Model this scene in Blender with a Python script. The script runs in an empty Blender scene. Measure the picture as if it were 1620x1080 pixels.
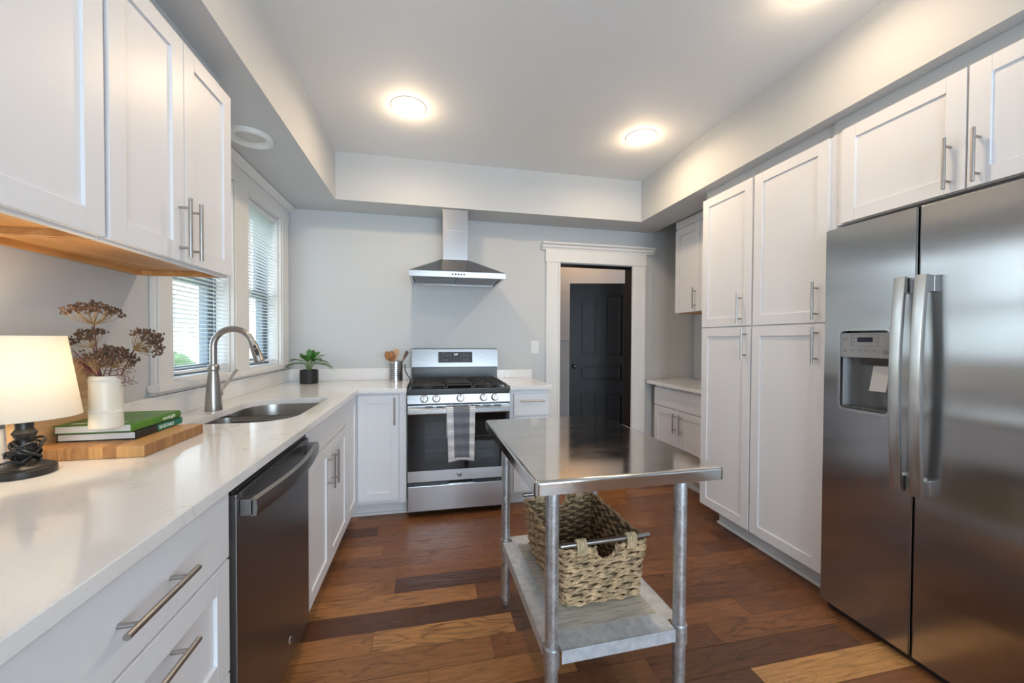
import bpy, bmesh, math, random
from mathutils import Vector, Matrix
R = math.radians
S = bpy.context.scene
COL = S.collection

# ------------------------------------------------------------------ camera
def make_camera():
    yaw, pitch, roll = R(12.031), R(-0.9074), R(0.2597)
    f = Vector((math.sin(yaw) * math.cos(pitch), math.cos(yaw) * math.cos(pitch), math.sin(pitch)))
    r = Vector((math.cos(yaw), -math.sin(yaw), 0)); u = r.cross(f)
    r2 = math.cos(roll) * r + math.sin(roll) * u
    u2 = -math.sin(roll) * r + math.cos(roll) * u
    cd = bpy.data.cameras.new('camera'); cam = bpy.data.objects.new('camera', cd); COL.objects.link(cam)
    m = Matrix((r2, u2, -f)).transposed().to_4x4(); m.translation = (0, 0, 1.25)
    cam.matrix_world = m
    cd.sensor_width = 36; cd.lens = 610.37 / 1620 * 36; cd.shift_y = 7.18 / 1620
    cd.clip_start = .02
    S.camera = cam
make_camera()

# ------------------------------------------------------------------ view, world, lights
S.view_settings.view_transform = 'Standard'; S.view_settings.look = 'None'
S.view_settings.gamma = 1; S.view_settings.use_curve_mapping = False
S.view_settings.exposure = 0.0
S.cycles.use_denoising = True
S.cycles.max_bounces = 10; S.cycles.diffuse_bounces = 6; S.cycles.glossy_bounces = 5; S.cycles.transparent_max_bounces = 16
S.cycles.sample_clamp_indirect = 6
W = bpy.data.worlds.new('overcast'); S.world = W; W.use_nodes = True
bg = W.node_tree.nodes['Background']; bg.inputs[0].default_value = (.78, .89, 1, 1); bg.inputs[1].default_value = 6.5

def lamp(name, kind, loc, power, color, size=.1, rot=(0, 0, 0), **kw):
    l = bpy.data.lights.new(name, kind); l.energy = power; l.color = color
    o = bpy.data.objects.new(name, l); o.location = loc; o.rotation_euler = rot; COL.objects.link(o)
    if kind == 'AREA':
        l.shape = kw.get('shape', 'DISK'); l.size = size
        if 'size_y' in kw: l.size_y = kw['size_y']
        if 'spread' in kw: l.spread = kw['spread']
        if kw.get('portal'): l.cycles.is_portal = True
    elif kind == 'POINT': l.shadow_soft_size = size
    return o
WARM = (1, .735, .47)
DOWN = ((-.125, 2.42), (1.418, 2.43), (1.46, 1.23), (-.125, 1.23))
for i, (x, y) in enumerate(DOWN):
    lamp('recessed_lamp', 'POINT', (x, y, 2.57), (2.9, 2.9, 2.0, 1.8)[i], WARM, .05)
    lamp('recessed_downlight', 'AREA', (x, y, 2.628), (6.5, 6.5, 3.5, 3)[i], WARM, .11, spread=R(170))
lamp('portal_window', 'AREA', (-1.31, 2.59, 1.6), 1, (1, 1, 1), 1.3, (0, R(-90), 0), shape='RECTANGLE', size_y=1.25, portal=True)
lamp('portal_rear', 'AREA', (.85, -2.6, 1.3), 1, (1, 1, 1), 2.3, (R(90), 0, 0), shape='RECTANGLE', size_y=2.0, portal=True)
lamp('fill_rear', 'AREA', (.85, -2.75, 1.35), 80, (.68, .83, 1), 2.3, (R(90), 0, 0), shape='RECTANGLE', size_y=2.0)  # unseen fill lamp added outside the rear opening to brighten the room

# ------------------------------------------------------------------ materials
def nodes(m):
    m.use_nodes = True
    nt = m.node_tree
    return nt, nt.nodes['Principled BSDF']
def N(nt, typ, ins=None, **attrs):
    n = nt.nodes.new(typ)
    for k, v in attrs.items(): setattr(n, k, v)
    for k, v in (ins or {}).items():
        if isinstance(v, tuple) and len(v) == 2 and hasattr(v[0], 'outputs'):
            nt.links.new(v[0].outputs[v[1]], n.inputs[k])
        elif hasattr(v, 'outputs'): nt.links.new(v.outputs[0], n.inputs[k])
        else: n.inputs[k].default_value = v
    return n
def link(nt, a, o, b, i): nt.links.new(a.outputs[o], b.inputs[i])
def ramp(nt, src, stops):
    n = N(nt, 'ShaderNodeValToRGB', {0: src})
    cr = n.color_ramp
    while len(cr.elements) < len(stops): cr.elements.new(.5)
    for e, (p, c) in zip(cr.elements, stops):
        e.position = p; e.color = (*c, 1) if len(c) == 3 else c
    return n
def mul(c, k): return tuple(max(0, min(1, v * k)) for v in c)
def mat(name, c, rough=.5, metal=0., var=.04, scale=6., stretch=(1, 1, 1), bump=0., bscale=60., spec=.5, coat=0., rvar=0., emit=None, aniso=0.):
    m = bpy.data.materials.new(name); nt, p = nodes(m)
    tc = N(nt, 'ShaderNodeTexCoord')
    mp = N(nt, 'ShaderNodeMapping', {0: (tc, 'Object'), 'Scale': stretch})
    no = N(nt, 'ShaderNodeTexNoise', {'Vector': mp, 'Scale': scale, 'Detail': 5.})
    rp = ramp(nt, no, [(.3, mul(c, 1 - var)), (.7, mul(c, 1 + var))])
    link(nt, rp, 0, p, 'Base Color')
    p.inputs['Roughness'].default_value = rough; p.inputs['Metallic'].default_value = metal
    p.inputs['Specular IOR Level'].default_value = spec; p.inputs['Coat Weight'].default_value = coat
    p.inputs['Coat Roughness'].default_value = .05
    if rvar:
        mr = N(nt, 'ShaderNodeMapRange', {0: no, 1: .3, 2: .7, 3: max(.02, rough - rvar), 4: rough + rvar})
        link(nt, mr, 0, p, 'Roughness')
    if aniso:
        tg = N(nt, 'ShaderNodeCombineXYZ', {0: 0., 1: 1., 2: 0.})      # smear along the door's width
        link(nt, tg, 0, p, 'Tangent'); p.inputs['Anisotropic'].default_value = aniso
    if bump:
        n2 = N(nt, 'ShaderNodeTexNoise', {'Vector': mp, 'Scale': bscale, 'Detail': 4.})
        b = N(nt, 'ShaderNodeBump', {'Height': n2, 'Strength': bump, 'Distance': .01})
        link(nt, b, 0, p, 'Normal')
    if emit:
        p.inputs['Emission Color'].default_value = (*emit[0], 1); p.inputs['Emission Strength'].default_value = emit[1]
    return m

def wood(name, c1, c2, axis='X', scale=4., rough=.45, stripes=0.):
    m = bpy.data.materials.new(name); nt, p = nodes(m)
    tc = N(nt, 'ShaderNodeTexCoord')
    st = {'X': (.25, 3, 3), 'Y': (3, .25, 3), 'Z': (3, 3, .25)}[axis]
    mp = N(nt, 'ShaderNodeMapping', {0: (tc, 'Object'), 'Scale': st})
    n1 = N(nt, 'ShaderNodeTexNoise', {'Vector': mp, 'Scale': scale, 'Detail': 3., 'Distortion': .6})
    k = N(nt, 'ShaderNodeMath', {0: n1, 1: 9.}, operation='MULTIPLY')
    fr = N(nt, 'ShaderNodeMath', {0: k, 1: 1.}, operation='PINGPONG')
    n2 = N(nt, 'ShaderNodeTexNoise', {'Vector': mp, 'Scale': scale * 14, 'Detail': 4.})
    ad = N(nt, 'ShaderNodeMath', {0: fr, 1: n2}, operation='MULTIPLY')
    src = ad
    if stripes:      # butcher-block staves
        se = N(nt, 'ShaderNodeSeparateXYZ', {0: (tc, 'Object')})
        q = N(nt, 'ShaderNodeMath', {0: (se, 0), 1: 1 / stripes}, operation='MULTIPLY')
        fl = N(nt, 'ShaderNodeMath', {0: q}, operation='FLOOR')
        wn = N(nt, 'ShaderNodeTexWhiteNoise', {'W': fl}, noise_dimensions='1D')
        h = N(nt, 'ShaderNodeMath', {0: wn, 1: .55}, operation='MULTIPLY')
        h2 = N(nt, 'ShaderNodeMath', {0: ad, 1: .5}, operation='MULTIPLY')
        src = N(nt, 'ShaderNodeMath', {0: h, 1: h2}, operation='ADD')
    rp = ramp(nt, src, [(.05, c1), (.6, c2)])
    link(nt, rp, 0, p, 'Base Color'); p.inputs['Roughness'].default_value = rough
    return m

def floor_mat():
    m = bpy.data.materials.new('oak_floor'); nt, p = nodes(m)
    at = N(nt, 'ShaderNodeAttribute', attribute_name='plank')
    sc = N(nt, 'ShaderNodeSeparateColor', {0: (at, 'Color')})
    tc = N(nt, 'ShaderNodeTexCoord')
    off = N(nt, 'ShaderNodeMath', {0: (sc, 1), 1: 61.}, operation='MULTIPLY')
    cm = N(nt, 'ShaderNodeCombineXYZ', {2: off})
    va = N(nt, 'ShaderNodeVectorMath', {0: (tc, 'Object'), 1: cm}, operation='ADD')
    mp = N(nt, 'ShaderNodeMapping', {0: va, 'Scale': (1.4, 10, 1)})
    n1 = N(nt, 'ShaderNodeTexNoise', {'Vector': mp, 'Scale': 1.3, 'Detail': 1.5, 'Distortion': .5})
    k = N(nt, 'ShaderNodeMath', {0: n1, 1: 17.}, operation='MULTIPLY')
    fr = N(nt, 'ShaderNodeMath', {0: k, 1: 1.}, operation='PINGPONG')
    ring = N(nt, 'ShaderNodeMapRange', {0: fr, 1: .0, 2: .6, 3: 1., 4: 0.})
    mp2 = N(nt, 'ShaderNodeMapping', {0: va, 'Scale': (3, 55, 1)})
    n2 = N(nt, 'ShaderNodeTexNoise', {'Vector': mp2, 'Scale': 3., 'Detail': 6.})
    fine = N(nt, 'ShaderNodeMapRange', {0: n2, 1: .35, 2: .7, 3: 0., 4: 1.})
    mp3 = N(nt, 'ShaderNodeMapping', {0: va, 'Scale': (1.6, 3, 1)})
    n3 = N(nt, 'ShaderNodeTexNoise', {'Vector': mp3, 'Scale': 2.3, 'Detail': 5.})
    kn = N(nt, 'ShaderNodeMapRange', {0: n3, 1: .54, 2: .85, 3: 0., 4: .8})
    base = ramp(nt, (sc, 0), [(0, (.066, .030, .020)), (.3, (.14, .056, .027)), (.55, (.27, .108, .040)), (.8, (.43, .19, .065)), (1, (.62, .31, .11))])
    a1 = N(nt, 'ShaderNodeMath', {0: ring, 1: (sc, 2)}, operation='MULTIPLY')
    fm = N(nt, 'ShaderNodeMath', {0: fine, 1: .6, 2: .4}, operation='MULTIPLY_ADD')
    a2 = N(nt, 'ShaderNodeMath', {0: a1, 1: fm}, operation='MULTIPLY')
    a3 = N(nt, 'ShaderNodeMath', {0: a2, 1: .95}, operation='MULTIPLY')
    a4 = N(nt, 'ShaderNodeMath', {0: a3, 1: kn}, operation='MAXIMUM')
    f2 = N(nt, 'ShaderNodeMath', {0: fine, 1: .42}, operation='MULTIPLY')
    a5 = N(nt, 'ShaderNodeMath', {0: a4, 1: f2}, operation='MAXIMUM')
    mx = N(nt, 'ShaderNodeMix', {0: a5, 6: base, 7: (.022, .010, .007, 1)}, data_type='RGBA')
    link(nt, mx, 2, p, 'Base Color')
    rr = N(nt, 'ShaderNodeMapRange', {0: n3, 1: .3, 2: .7, 3: .26, 4: .4})
    link(nt, rr, 0, p, 'Roughness')
    b = N(nt, 'ShaderNodeBump', {'Height': a5, 'Strength': .25, 'Distance': -.004}); link(nt, b, 0, p, 'Normal')
    p.inputs['Specular IOR Level'].default_value = .4
    return m

def quartz_mat():
    m = bpy.data.materials.new('white_quartz'); nt, p = nodes(m)
    tc = N(nt, 'ShaderNodeTexCoord')
    n = N(nt, 'ShaderNodeTexNoise', {'Vector': (tc, 'Object'), 'Scale': 3.2, 'Detail': 7., 'Distortion': 1.2})
    v = N(nt, 'ShaderNodeMath', {0: n, 1: .5}, operation='SUBTRACT')
    a = N(nt, 'ShaderNodeMath', {0: v}, operation='ABSOLUTE')
    vein = N(nt, 'ShaderNodeMapRange', {0: a, 1: 0., 2: .016, 3: .6, 4: 0.})
    n2 = N(nt, 'ShaderNodeTexNoise', {'Vector': (tc, 'Object'), 'Scale': 9., 'Detail': 3.})
    msk = N(nt, 'ShaderNodeMapRange', {0: n2, 1: .52, 2: .68, 3: 0., 4: 1.})
    vv = N(nt, 'ShaderNodeMath', {0: vein, 1: msk}, operation='MULTIPLY')
    n3 = N(nt, 'ShaderNodeTexNoise', {'Vector': (tc, 'Object'), 'Scale': 160., 'Detail': 2.})
    sp = ramp(nt, n3, [(.32, (.77, .77, .77)), (.5, (.80, .80, .80))])
    mx = N(nt, 'ShaderNodeMix', {0: vv, 6: sp, 7: (.5, .49, .48, 1)}, data_type='RGBA')
    link(nt, mx, 2, p, 'Base Color'); p.inputs['Roughness'].default_value = .09
    return m

def glass_mat():
    m = bpy.data.materials.new('window_glass'); nt, p = nodes(m)
    out = nt.nodes['Material Output']
    t = N(nt, 'ShaderNodeBsdfTransparent', {0: (.97, .99, .99, 1)})
    g = N(nt, 'ShaderNodeBsdfGlossy', {'Roughness': .02})
    lw = N(nt, 'ShaderNodeLayerWeight', {0: .5})
    pw = N(nt, 'ShaderNodeMath', {0: (lw, 1), 1: 5.}, operation='POWER')
    fz = N(nt, 'ShaderNodeMath', {0: pw, 1: .8, 2: .04}, operation='MULTIPLY_ADD')
    no = N(nt, 'ShaderNodeTexNoise', {'Scale': 2.})
    ms = N(nt, 'ShaderNodeMixShader', {0: fz, 1: t, 2: g})
    link(nt, ms, 0, out, 'Surface')
    return m

def shade_mat():
    m = bpy.data.materials.new('linen_shade'); nt, p = nodes(m)
    out = nt.nodes['Material Output']
    tc = N(nt, 'ShaderNodeTexCoord')
    no = N(nt, 'ShaderNodeTexNoise', {'Vector': (tc, 'Object'), 'Scale': 300.})
    c = ramp(nt, no, [(.3, (.85, .82, .76)), (.7, (.88, .85, .79))])
    d = N(nt, 'ShaderNodeBsdfDiffuse', {0: c}); t = N(nt, 'ShaderNodeBsdfTranslucent', {0: c})
    ms = N(nt, 'ShaderNodeMixShader', {0: .55, 1: d, 2: t}); link(nt, ms, 0, out, 'Surface')
    return m

def galv_mat():
    m = bpy.data.materials.new('galvanized_steel'); nt, p = nodes(m)
    tc = N(nt, 'ShaderNodeTexCoord')
    v = N(nt, 'ShaderNodeTexVoronoi', {'Vector': (tc, 'Object'), 'Scale': 90.})
    n = N(nt, 'ShaderNodeTexNoise', {'Vector': (tc, 'Object'), 'Scale': 30., 'Detail': 6.})
    mx = N(nt, 'ShaderNodeMath', {0: (v, 0), 1: n}, operation='MULTIPLY')
    c = ramp(nt, mx, [(.05, (.46, .48, .50)), (.4, (.64, .66, .68))])
    link(nt, c, 0, p, 'Base Color'); p.inputs['Metallic'].default_value = .85
    rr = N(nt, 'ShaderNodeMapRange', {0: n, 1: .3, 2: .7, 3: .25, 4: .48}); link(nt, rr, 0, p, 'Roughness')
    return m

def shelf_mat():
    m = bpy.data.materials.new('worn_galvanized_shelf'); nt, p = nodes(m)
    tc = N(nt, 'ShaderNodeTexCoord')
    se = N(nt, 'ShaderNodeSeparateXYZ', {0: (tc, 'Object')})
    def band(i, h, w):
        a = N(nt, 'ShaderNodeMath', {0: (se, i)}, operation='ABSOLUTE')
        return N(nt, 'ShaderNodeMapRange', {0: a, 1: h, 2: h + w, 3: 1., 4: 0.})
    n = N(nt, 'ShaderNodeTexNoise', {'Vector': (tc, 'Object'), 'Scale': 40., 'Detail': 6.})
    mk = N(nt, 'ShaderNodeMath', {0: band(0, .175, .006), 1: band(1, .265, .006)}, operation='MULTIPLY')
    mp = N(nt, 'ShaderNodeMapping', {0: (tc, 'Object'), 'Scale': (6, 90, 1)})
    st = N(nt, 'ShaderNodeTexNoise', {'Vector': mp, 'Scale': 2., 'Detail': 4.})
    w = ramp(nt, st, [(.35, (.32, .29, .24)), (.5, (.50, .46, .385)), (.65, (.57, .52, .44))])
    g = ramp(nt, n, [(.3, (.52, .56, .60)), (.7, (.74, .78, .83))])
    mx = N(nt, 'ShaderNodeMix', {0: mk, 6: g, 7: w}, data_type='RGBA')
    link(nt, mx, 2, p, 'Base Color')
    inv = N(nt, 'ShaderNodeMapRange', {0: mk, 1: 0., 2: 1., 3: .55, 4: .0}); link(nt, inv, 0, p, 'Metallic')
    p.inputs['Roughness'].default_value = .45
    return m

def towel_mat():
    m = bpy.data.materials.new('striped_tea_towel'); nt, p = nodes(m)
    at = N(nt, 'ShaderNodeUVMap'); se = N(nt, 'ShaderNodeSeparateXYZ', {0: at})
    def stripes(freq, lo):
        k = N(nt, 'ShaderNodeMath', {0: (se, 1), 1: freq}, operation='MULTIPLY')
        f = N(nt, 'ShaderNodeMath', {0: k}, operation='FRACT')
        return N(nt, 'ShaderNodeMath', {0: f, 1: lo}, operation='LESS_THAN')
    u = N(nt, 'ShaderNodeMath', {0: (se, 0), 1: .52}, operation='SUBTRACT')
    ua = N(nt, 'ShaderNodeMath', {0: u}, operation='ABSOLUTE')
    edge = N(nt, 'ShaderNodeMath', {0: ua, 1: .285}, operation='GREATER_THAN')
    bot = N(nt, 'ShaderNodeMath', {0: (se, 1), 1: .055}, operation='LESS_THAN')
    e1 = N(nt, 'ShaderNodeMix', {0: stripes(29., .2), 6: (.80, .80, .82, 1), 7: (.16, .17, .20, 1)}, data_type='RGBA')
    e2 = N(nt, 'ShaderNodeMix', {0: stripes(58., .4), 6: (.21, .225, .26, 1), 7: (.13, .14, .17, 1)}, data_type='RGBA')
    mx = N(nt, 'ShaderNodeMix', {0: edge, 6: (e2, 2), 7: (e1, 2)}, data_type='RGBA')
    m2 = N(nt, 'ShaderNodeMix', {0: bot, 6: (mx, 2), 7: (.80, .80, .82, 1)}, data_type='RGBA')
    link(nt, m2, 2, p, 'Base Color'); p.inputs['Roughness'].default_value = .9
    return m

M = {}
M['wall'] = mat('wall_paint', (.55, .565, .575), .6, var=.012, scale=2., bump=.03, bscale=180)
M['ceil'] = mat('ceiling_paint', (.80, .81, .82), .7, var=.012, scale=2.)
M['trim'] = mat('trim_paint', (.74, .74, .73), .35, var=.015)
M['cab'] = mat('cabinet_paint', (.76, .77, .80), .38, var=.01, scale=3.)
M['toe'] = mat('toe_kick_paint', (.66, .67, .68), .4, var=.03)
M['floor'] = floor_mat()
M['quartz'] = quartz_mat()
M['glass'] = glass_mat()
M['nickel'] = mat('brushed_nickel', (.42, .40, .38), .30, 1., var=.05, scale=3., stretch=(1, 1, 60))
M['steel'] = mat('stainless_steel', (.50, .50, .51), .24, 1., var=.03, scale=4., stretch=(.4, 60, 60), rvar=.015)
M['steel_bright'] = mat('bright_stainless', (.55, .55, .56), .25, 1., var=.03, scale=4., stretch=(.4, 60, 60), rvar=.015)
M['fridge'] = mat('brushed_fridge_steel', (.49, .49, .495), .17, 1., var=.012, scale=4., stretch=(60, .4, 70), aniso=.8)
M['fridge_handle'] = mat('polished_handle_steel', (.66, .66, .65), .22, 1., var=.03, scale=4., stretch=(60, 60, .5))
M['dark_steel'] = mat('dark_brushed_steel', (.25, .245, .245), .34, 1., var=.03, scale=4., stretch=(60, .4, 60))
M['sink'] = mat('sink_steel', (.50, .48, .46), .26, 1., var=.06, scale=5., stretch=(1, 1, 20))
M['tabletop'] = mat('worn_table_steel', (.60, .58, .56), .10, 1., var=.06, scale=5., stretch=(1.5, 3, 1), rvar=.035, bump=.004, bscale=3)
M['galv'] = galv_mat(); M['shelf'] = shelf_mat()
M['filter'] = mat('filter_mesh', (.26, .26, .26), .45, .9, var=.2, scale=200)
M['range_steel'] = mat('range_panel_steel', (.34, .34, .345), .27, 1., var=.03, scale=4., stretch=(.4, 60, 60), rvar=.015)
M['chrome'] = mat('chrome', (.8, .8, .8), .1, 1., var=.01)
M['black_enamel'] = mat('black_enamel', (.02, .021, .023), .22, var=.1)
M['cast_iron'] = mat('cast_iron', (.018, .018, .018), .5, var=.2, bump=.1, bscale=300)
M['black_glass'] = mat('black_oven_glass', (.008, .008, .009), .06, var=.05)
M['oven_window'] = mat('oven_window_glass', (.022, .024, .026), .05, var=.05)
M['black'] = mat('black_plastic', (.015, .015, .017), .4, var=.1)
M['grey_plastic'] = mat('grey_plastic', (.30, .31, .32), .4, var=.04)
M['dispenser_grey'] = mat('dispenser_grey', (.13, .135, .14), .35, .3, var=.03)
M['paddle'] = mat('paddle_plastic', (.50, .50, .50), .4, .2, var=.03)
M['dark_grey'] = mat('dark_grey_plastic', (.07, .075, .08), .4, var=.05)
M['maple'] = wood('maple_underside', (.50, .24, .075), (.66, .36, .14), 'Y', 3., .5)
M['board'] = wood('oak_block', (.28, .13, .045), (.60, .34, .13), 'Z', 10., .45, stripes=.033)
M['board_pale'] = wood('pale_board', (.52, .32, .15), (.66, .44, .23), 'Y', 4., .45)
M['utensil'] = wood('olive_wood', (.20, .075, .02), (.42, .19, .06), 'Z', 12., .45)
M['utensil_pale'] = wood('beech_wood', (.52, .32, .17), (.66, .44, .26), 'Z', 8., .5)
M['utensil_dark'] = wood('walnut_wood', (.07, .03, .014), (.16, .07, .03), 'Z', 10., .45)
M['cream'] = mat('cream_stoneware', (.68, .63, .53), .3, var=.04, scale=20)
M['white_glaze'] = mat('white_glaze', (.82, .81, .79), .25, var=.02)
M['black_lamp'] = mat('black_lamp_paint', (.012, .011, .011), .38, var=.2)
M['shade'] = shade_mat()
M['door_black'] = mat('black_door_paint', (.010, .011, .013), .42, spec=.3, var=.15, scale=8, bump=.05, bscale=60)
M['jamb_black'] = mat('dark_jamb_paint', (.012, .010, .009), .45, var=.1)
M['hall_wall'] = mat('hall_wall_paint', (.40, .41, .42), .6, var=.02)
M['sash_backlit'] = mat('backlit_white_sash', (.17, .21, .25), .5, var=.05)  # white sash frames, their backlit shade painted in as gray-blue
M['blind'] = mat('white_blind', (.80, .81, .82), .4, var=.01)
M['pot'] = mat('matte_black_pot', (.012, .012, .014), .55, var=.1)
M['leaf'] = mat('green_leaf', (.045, .16, .022), .4, var=.5, scale=25)
M['leafstem'] = mat('leaf_stem', (.12, .22, .06), .5, var=.2)
M['soil'] = mat('potting_soil', (.03, .02, .012), .9, var=.4, scale=90)
M['umbel'] = mat('dried_umbel', (.105, .058, .034), .8, var=.6, scale=60)
M['umbel_ray'] = mat('dried_ray', (.30, .19, .08), .8, var=.3, scale=60)
M['flowerstem'] = mat('purple_stem', (.13, .035, .04), .6, var=.4, scale=40)
M['book_green'] = mat('green_cover', (.065, .19, .015), .35, var=.25, scale=12)
M['book_black'] = mat('black_cover', (.012, .014, .015), .35, var=.1)
M['book_teal'] = mat('teal_cover', (.01, .17, .10), .35, var=.3, scale=30)
M['paper'] = mat('page_edges', (.78, .76, .72), .8, var=.06, scale=5, stretch=(1, 1, 200))
M['white_ink'] = mat('white_ink', (.85, .86, .84), .5, var=.01)
M['ink'] = mat('dark_ink', (.03, .03, .035), .5, var=.01)
M['display'] = mat('led_digits', (.6, .65, .7), .4, emit=((.8, .9, 1), 1.2))
M['screen'] = mat('dark_screen', (.012, .012, .03), .12, var=.05)
M['can_trim'] = mat('white_can_trim', (.74, .74, .73), .4, var=.01)
M['can_glow'] = mat('frosted_lens', (.9, .88, .84), .5, emit=((1, .88, .68), 9.))
M['can_off'] = mat('unlit_lens', (.55, .56, .56), .4, var=.05)
M['rope'] = mat('seagrass_rope', (.47, .325, .185), .75, var=.55, scale=38, bump=.4, bscale=220)
M['rope_light'] = mat('pale_seagrass', (.56, .43, .26), .75, var=.3, scale=60, bump=.4, bscale=220)
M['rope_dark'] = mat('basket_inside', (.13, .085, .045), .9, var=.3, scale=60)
M['towel'] = towel_mat()
M['grass'] = mat('lawn_grass', (.15, .19, .10), .9, var=.4, scale=4)
M['hedge'] = mat('hedge_leaves', (.07, .13, .045), .8, var=.5, scale=6)
M['siding'] = mat('neighbour_siding', (.62, .63, .63), .7, var=.05, stretch=(1, 1, 12), scale=3)
M['roofing'] = mat('neighbour_roof', (.30, .30, .31), .8, var=.2, scale=10)

# ------------------------------------------------------------------ geometry helpers
ORG = {}
class MB:
    def __init__(s): s.bm = bmesh.new(); s.mi = 0
    def _merge(s, b):
        for f in b.faces: f.material_index = s.mi
        me = bpy.data.meshes.new('t'); b.to_mesh(me); b.free(); s.bm.from_mesh(me); bpy.data.meshes.remove(me)
    def box(s, x0, x1, y0, y1, z0, z1, bev=0., seg=2, rot=None, at=None):
        b = bmesh.new(); bmesh.ops.create_cube(b, size=1)
        d = (abs(x1 - x0), abs(y1 - y0), abs(z1 - z0)); c = ((x0 + x1) / 2, (y0 + y1) / 2, (z0 + z1) / 2)
        for v in b.verts: v.co = Vector((v.co.x * d[0], v.co.y * d[1], v.co.z * d[2]))
        if bev: bmesh.ops.bevel(b, geom=list(b.edges), offset=min(bev, min(d) * .45), segments=seg, affect='EDGES', profile=.5)
        mt = Matrix.Translation(c)
        if rot: mt = mt @ rot.to_4x4()
        bmesh.ops.transform(b, matrix=mt, verts=b.verts)
        s._merge(b); return s
    def prism(s, poly, axis, a0, a1, bev=0.):
        b = bmesh.new()
        def P(u, v, w): return {'X': (w, u, v), 'Y': (u, w, v), 'Z': (u, v, w)}[axis]
        vs = [b.verts.new(P(u, v, a0)) for u, v in poly]
        f = b.faces.new(vs); r = bmesh.ops.extrude_face_region(b, geom=[f])
        d = Vector(P(0, 0, a1 - a0))
        bmesh.ops.translate(b, vec=d, verts=[g for g in r['geom'] if isinstance(g, bmesh.types.BMVert)])
        bmesh.ops.recalc_face_normals(b, faces=b.faces)
        if bev: bmesh.ops.bevel(b, geom=[e for e in b.edges if e.calc_face_angle(0) > R(40)], offset=bev, segments=2, affect='EDGES')
        s._merge(b); return s
    def plate(s, outer, holes, axis, a0, a1, bev=0.):
        b = bmesh.new()
        def P(u, v, w): return {'X': (w, u, v), 'Y': (u, w, v), 'Z': (u, v, w)}[axis]
        es = []
        for lp in [outer] + holes:
            vs = [b.verts.new(P(u, v, a0)) for u, v in lp]
            es += [b.edges.new((vs[i], vs[(i + 1) % len(vs)])) for i in range(len(vs))]
        bmesh.ops.triangle_fill(b, use_beauty=True, use_dissolve=True, edges=es)
        fs = list(b.faces); r = bmesh.ops.extrude_face_region(b, geom=fs)
        bmesh.ops.translate(b, vec=Vector(P(0, 0, a1 - a0)), verts=[g for g in r['geom'] if isinstance(g, bmesh.types.BMVert)])
        bmesh.ops.recalc_face_normals(b, faces=b.faces)
        if bev: bmesh.ops.bevel(b, geom=[e for e in b.edges if len(e.link_faces) == 2 and e.calc_face_angle(0) > R(60)], offset=bev, segments=2, affect='EDGES')
        s._merge(b); return s
    def lathe(s, prof, c=(0, 0, 0), seg=32, mtx=None, cap=True):
        b = bmesh.new(); rings = []
        for r, z in prof:
            if r < 1e-6: rings.append([b.verts.new((0, 0, z))])
            else: rings.append([b.verts.new((r * math.cos(2 * math.pi * i / seg), r * math.sin(2 * math.pi * i / seg), z)) for i in range(seg)])
        for A, B in zip(rings, rings[1:]):
            for i in range(seg):
                j = (i + 1) % seg
                q = [A[i % len(A)], A[j % len(A)], B[j % len(B)], B[i % len(B)]]
                u = []
                for v in q:
                    if v not in u: u.append(v)
                if len(u) > 2: b.faces.new(u)
        if cap:
            for rg in (rings[0], rings[-1]):
                if len(rg) > 2: b.faces.new(rg)
        bmesh.ops.recalc_face_normals(b, faces=b.faces)
        bmesh.ops.transform(b, matrix=Matrix.Translation(c) @ (mtx.to_4x4() if mtx else Matrix()), verts=b.verts)
        s._merge(b); return s
    def tube(s, pts, r, seg=10, closed=False, cap=True, flat=1.):
        pts = [Vector(p) for p in pts]; n = len(pts)
        rs = r if isinstance(r, (list, tuple)) else [r] * n
        b = bmesh.new(); rings = []; up = None
        for i in range(n):
            if closed: t = pts[(i + 1) % n] - pts[i - 1]
            else: t = pts[min(i + 1, n - 1)] - pts[max(i - 1, 0)]
            t = t.normalized() if t.length > 1e-9 else Vector((0, 0, 1))
            if up is None:
                up = Vector((0, 0, 1)) if abs(t.z) < .9 else Vector((1, 0, 0))
            up = (up - t * up.dot(t)); up = up.normalized() if up.length > 1e-6 else t.orthogonal().normalized()
            w = t.cross(up)
            rings.append([b.verts.new(pts[i] + rs[i] * (math.cos(2 * math.pi * k / seg) * w + flat * math.sin(2 * math.pi * k / seg) * up)) for k in range(seg)])
        m = n if closed else n - 1
        for i in range(m):
            A, B = rings[i], rings[(i + 1) % n]
            for k in range(seg): b.faces.new((A[k], A[(k + 1) % seg], B[(k + 1) % seg], B[k]))
        if cap and not closed: b.faces.new(rings[0][::-1]); b.faces.new(rings[-1])
        bmesh.ops.recalc_face_normals(b, faces=b.faces)
        s._merge(b); return s
    def cyl(s, p0, p1, r, seg=16): return s.tube([p0, p1], r, seg)
    def ball(s, c, r, sub=2, sc=(1, 1, 1)):
        b = bmesh.new(); bmesh.ops.create_icosphere(b, subdivisions=sub, radius=r)
        for v in b.verts: v.co = Vector((v.co.x * sc[0] + c[0], v.co.y * sc[1] + c[1], v.co.z * sc[2] + c[2]))
        s._merge(b); return s
    def quads(s, grid, thick=0.):
        b = bmesh.new(); g = [[b.verts.new(p) for p in row] for row in grid]
        for i in range(len(g) - 1):
            for j in range(len(g[0]) - 1): b.faces.new((g[i][j], g[i][j + 1], g[i + 1][j + 1], g[i + 1][j]))
        bmesh.ops.recalc_face_normals(b, faces=b.faces)
        if thick: bmesh.ops.solidify(b, geom=list(b.faces), thickness=thick)
        s._merge(b); return s
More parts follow.
